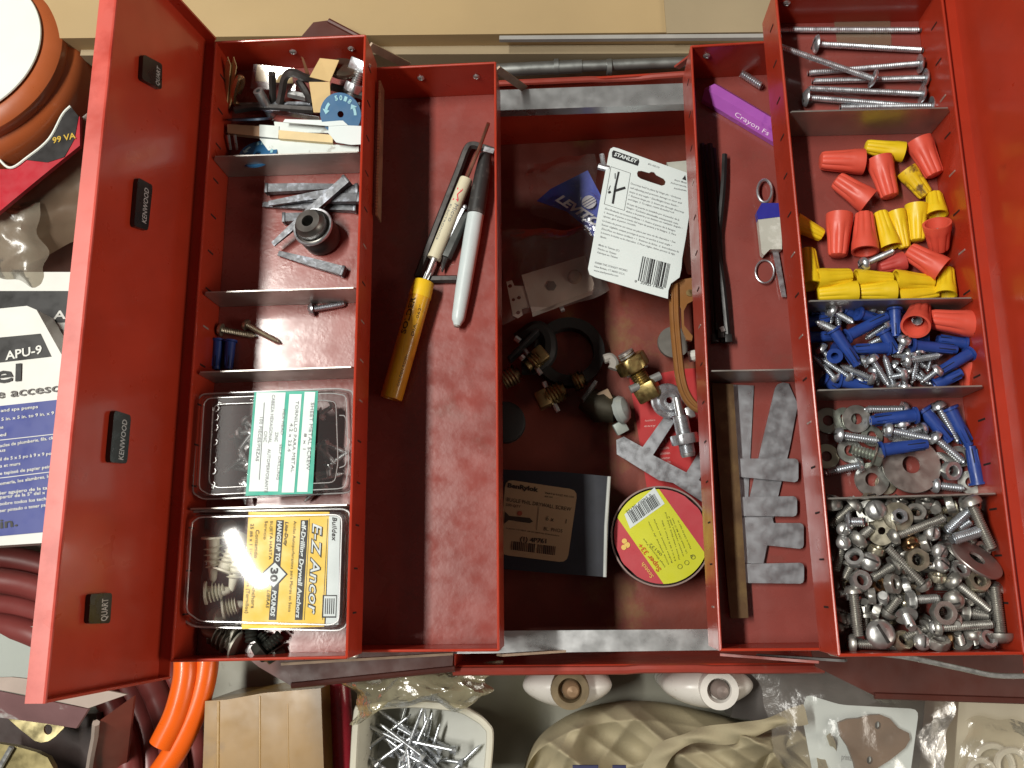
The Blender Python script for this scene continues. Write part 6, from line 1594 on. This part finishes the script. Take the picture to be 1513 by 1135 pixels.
# tub of screws
tb = thing('plastic_tub', 'white plastic tub with rounded corner holding loose screws', 'tub', pix(625, 1100, 0))
TUBP = mat('tub_plastic', (0.62, 0.60, 0.50), 0.35, var=.04)
rim = [(520, 1180), (527, 1060), (538, 1048), (600, 1040), (672, 1046), (700, 1058), (718, 1072), (724, 1092), (716, 1180)]
zr = .095
m = MB(); m.tube(smoothpath([pix(u, v, zr) for u, v in rim], 5), .0028, 8); m.build('rim', TUBP, tb)
sm_ = smoothpath([pix(u, v, zr) for u, v in rim], 5); cen = pix(620, 1130, zr)
m = MB(); n = len(sm_); low = [p.lerp(cen, .13) - Vector((0, 0, .055)) for p in sm_]
m.add(sm_ + low, [(i, i + 1, n + i + 1, n + i) for i in range(n - 1)]); m.build('wall', TUBP, tb)
m = MB(); m.prism([Vector((p.x, p.y, zr - .0545)) for p in low], .002); m.build('base', mat('tub_base', (0.55, 0.56, 0.52), 0.4, var=.04), tb)
rnd = random.Random(4)
for k in range(34):
    u = rnd.uniform(572, 650); v = rnd.uniform(1066, 1150); a = rnd.choice((2.6, 2.7, 2.5, 1.3, 1.5, 0.4, 2.9)) + rnd.uniform(-.25, .25)
    L = .044; z = zr - .050 + .022 * rnd.random(); p = pix(u, v, z); d = Vector((math.cos(a), -math.sin(a) * -1, rnd.uniform(-.15, .15))).normalized()
    fastener('drywall_screw', p - d * L / 2, p + d * L / 2, .0016, 'flat', .0036, ZINCB, 'long bright screw loose in the white tub', 'screw', 'screws in the white tub', tip=.006, pitch=.0024)
p = pix(690, 1120, zr - .05); d = Vector((.75, .66, 0)); fastener('drywall_screw', p - d * .02, p + d * .016, .0019, 'flat', .0042, ZINCB, 'long bright screw lying apart on the bare tub base', 'screw', tip=.006, pitch=.0024)
# porcelain fittings
POR = mat('porcelain', (0.76, 0.73, 0.68), 0.3, var=.05, spots=(0.5, 0.40, 0.30), spot_amt=.34, spot_scale=50)
def porc(u, v, du, label, ring, core, offx):
    z = .075; c = pix(u, v, z - .012); k = mpp(z)
    t = thing('porcelain_fitting', label, 'porcelain fitting', Vector((c.x, c.y, 0)))
    m = MB(); vs = []; fs = []
    N_, K = 36, 10
    for j in range(K + 1):
        th = math.pi / 2 * j / K
        for i in range(N_):
            a = 2 * math.pi * i / N_; ca = math.cos(a)
            rx = 64 * k * math.copysign(abs(ca) ** .9, ca); ry = 31 * k * math.sin(a) * (1 - .25 * abs(ca))
            vs.append(c + Vector((rx * math.cos(th), ry * math.cos(th), .022 * math.sin(th) - .004)))
    for j in range(K):
        for i in range(N_): fs.append((j * N_ + i, j * N_ + (i + 1) % N_, (j + 1) * N_ + (i + 1) % N_, (j + 1) * N_ + i))
    n0 = len(vs)
    for i in range(N_): q = vs[i].copy(); q.z = 0.004; vs.append(q)
    for i in range(N_): fs.append((n0 + i, n0 + (i + 1) % N_, (i + 1) % N_, i))
    m.add(vs, fs); m.build('body', POR, t)
    cc_ = pix(u + offx, v + 6, z + .010); R = 27 * k
    m = MB(); m.lathe([(-.020, R * .9), (0, R), (.003, R * .96), (.003, R * .62), (-.004, R * .52), (-.006, .0001)], 32, faceM(cc_, (0, -.12, 1)), cap=False); m.build('collar', ring, t)
    m = MB(); m.lathe([(-.006, R * .5), (.001, R * .45), (.004, R * .28), (.005, .0001)], 24, faceM(cc_ + Vector((.0015, -.0005, 0)), (.1, -.15, 1)), cap=False); m.build('core', core, t)
porc(838, 1013, 0, 'white porcelain fitting with a dirty brown collar', mat('dirty_collar', (0.20, 0.15, 0.085), 0.5, .3, var=.3, vscale=90), mat('brown_core', (0.34, 0.22, 0.13), .35, .3), 4)
porc(1046, 1013, 0, 'white porcelain fitting with a clean white collar', POR, mat('grey_core', (0.26, 0.21, 0.19), .4, .3), 16)
# canvas
CAN = mat('canvas', (0.37, 0.32, 0.205), 0.85, var=.10, vscale=20, bump=.25, bscale=500, spots=(0.46, 0.32, 0.16), spot_amt=.34, spot_scale=14)
def canvas(top, zt_, amp, name, label, folds, nu=240, nv=110, yb=1210):
    cur = smoothpath([Vector((u, v, 0)) for u, v in top], 12); n = len(cur) - 1
    def fn(s, t):
        f = s * n; i = min(n - 1, int(f)); e = cur[i].lerp(cur[i + 1], f - i)
        u = e.x; v = e.y + (yb - e.y) * t
        h = 0
        for (fs_, ft, ph, a) in folds:
            q = abs(math.sin(fs_ * s * (1 - .25 * t) + ft * t + ph)); h += a * (1 - (q * q + .004) ** .42)
        edge = min(1.0, t * 6) ** .5 * min(1, 9 * min(s, 1 - s)) ** .5
        z = .006 + edge * (zt_ + amp * h)
        return pix(u, v, z)
    m = MB(); m.grid(fn, nu, nv); return m.build(name, CAN, None, label, 'cloth', angle=80)
canvas([(762, 1190), (785, 1105), (830, 1062), (890, 1040), (960, 1036), (1040, 1050), (1110, 1066), (1180, 1062), (1225, 1085), (1235, 1190)], .036, .040, 'canvas_cloth', 'crumpled tan canvas cloth with a folded strap', [(9, 2.0, .4, 1), (13.7, -2.6, 1.2, .7), (5, 4.6, 2.0, .6), (21, 6.2, .3, .25), (33, -8, 2.3, .14)])
m = MB(); P = smoothpath([pix(955, 1150, .105), pix(985, 1108, .108), pix(1030, 1088, .108), pix(1090, 1083, .106), pix(1140, 1068, .104), pix(1190, 1055, .100)], 8)

side_ = []
for i, p in enumerate(P):
    d = (P[min(i + 1, len(P) - 1)] - P[max(i - 1, 0)]).normalized(); side_.append(Vector((-d.y, d.x, 0)).normalized())
def ribbon(s, t):
    i = min(len(P) - 1, int(round(t * (len(P) - 1)))); w = (s - .5)
    return P[i] + side_[i] * w * (.011 + .003 * math.sin(i * .35)) + Vector((0, 0, .004 * (1 - 4 * w * w) + .0015 * math.sin(i * .7 + 5 * s)))
m.grid(ribbon, 8, len(P) - 1)
m.build('canvas_strap', CAN, None, 'narrow folded canvas strap curving over the cloth', 'strap', angle=80)
canvas([(1120, 1190), (1128, 1085), (1160, 1058), (1205, 1058), (1238, 1085), (1242, 1190)], .055, .022, 'canvas_glove', 'bunched pale canvas fold beside the white card', [(8, 3, .2, 1), (13, -4, .8, .7), (5, 7, 2.2, .6)], 120, 80)
for (x0, x1) in ((846, 884), (905, 925)):
    m = MB(); m.bar(pix(x0, 1134, .112), pix(x1, 1134, .112), .003, .002); m.build('stitched_tag', mat('navy_stitch', (0.02, 0.02, 0.08), .6), None, 'dark navy stitched tag on the canvas cloth', 'tag', 'navy tags on the canvas')
# card with brown gusset
wc = thing('hanging_card', 'white rounded card inside a clear bag', 'card', pix(1280, 1090, 0))
Q = zoomer(1100, 940, 3.663); zc_ = .085
m = MB(); m.prism([pix(*p, zc_) for p in rpoly([Q(335, 315), Q(520, 372), Q(945, 395), Q(890, 800), Q(380, 800), Q(310, 420)], .1)], .0008); m.build('card', WHITEC, wc)
m = MB(); m.text('printed', q3(525, 668, zc_ + .0004), q3(590, 676, zc_ + .0004), .004, UP); m.build('lettering', INKG, wc)
m = MB(); z = zc_ + .006; o = q3(510, 460, z)
def l4(x, y): p = q3(x, y, z) - o; return (p.x, p.y)
m.outline([[l4(*p) for p in ((510, 470), (560, 450), (620, 446), (680, 428), (735, 425), (785, 445), (830, 495), (890, 525), (897, 560), (870, 605), (790, 670), (720, 714), (690, 760), (610, 760), (595, 690), (560, 600), (520, 540))]] + [[l4(x + 17 * math.cos(a * .5236), y + 22 * math.sin(a * .5236)) for a in range(12)] for (x, y) in ((722, 483), (678, 672))], .004, Matrix.Translation(o))
m.build('gusset_plate', mat('brown_leather', (0.17, 0.10, 0.055), 0.5, .1, var=.2, vscale=40), None, 'brown three-lobed plate with two holes on the white card', 'plate')
m = MB(); crumple(m, [pix(1105, 985, .10), pix(1400, 1020, .10), pix(1400, 1180, .10), pix(1180, 1180, .10)], 0, .012, 26, 22, 31, dome=.006, scale=70)
m.build('clear_bag', film('grey_clear_bag', (0.93, 0.92, 0.9), 0.025, 0.26, 0.12, (0.6, 0.56, 0.52), bump=.6, bscale=50), None, 'crinkled clear bag around the white card', 'bag')
m = MB(); m.prism([pix(*p, .05) for p in ((1095, 975), (1260, 985), (1300, 1035), (1200, 1075), (1080, 1060))], .03); m.build('dark_pouch', mat('dark_grey_pouch', (0.10, 0.09, 0.085), .45, var=.2), None, 'dark grey pouch under the clear bag', 'pouch')
# pale parcel with rings
PAR = mat('pale_parcel', (0.52, 0.47, 0.36), 0.6, var=.06, vscale=12)
m = MB(); m.prism([pix(*p, .07) for p in ((1418, 1020), (1560, 1025), (1560, 1200), (1405, 1200))], .06); m.build('pale_parcel', PAR, None, 'pale beige parcel under the lid corner', 'parcel')
for k, (u, v, r) in enumerate(((1468, 1130, 24), (1496, 1132, 20), (1450, 1142, 16))):
    m = MB(); kk = mpp(.075); c = pix(u, v, .076 + .003 * k); m.tube([c + Vector((r * kk * math.cos(a * .2618), r * kk * math.sin(a * .2618), 0)) for a in range(25)], .0024, 8, cap=False)
    m.build('plastic_ring', mat('white_ring', (0.74, 0.72, 0.66), .35), None, 'white plastic ring lying on the pale parcel', 'ring', 'white rings on the pale parcel')
m = MB(); m.prism([pix(*p, .11) for p in ((1500, 1028), (1530, 1030), (1530, 1052))], .002); m.build('blue_wrapper', BLU, None, 'blue corner of a wrapper beside the pale parcel', 'wrapper')
m = MB(); m.prism([pix(*p, .045) for p in ((-120, 930), (70, 925), (85, 1000), (-120, 1010))], .04); m.build('grey_case', mat('pale_grey_case', (0.33, 0.36, 0.33), .5, var=.05), None, 'pale grey case between the hose coil and the torn carton', 'case')
m = MB(); crumple(m, [pix(1425, 1065, .082), pix(1560, 1060, .082), pix(1560, 1200, .085), pix(1410, 1200, .085)], 0, .008, 40, 40, 44, dome=.006, scale=60)
m.build('clear_bag', film('milky_bag', (0.93, 0.91, 0.85), 0.05, 0.2, 0.22, (0.6, 0.55, 0.44), bump=.5, bscale=50), None, 'milky clear bag over the white plastic rings', 'bag')
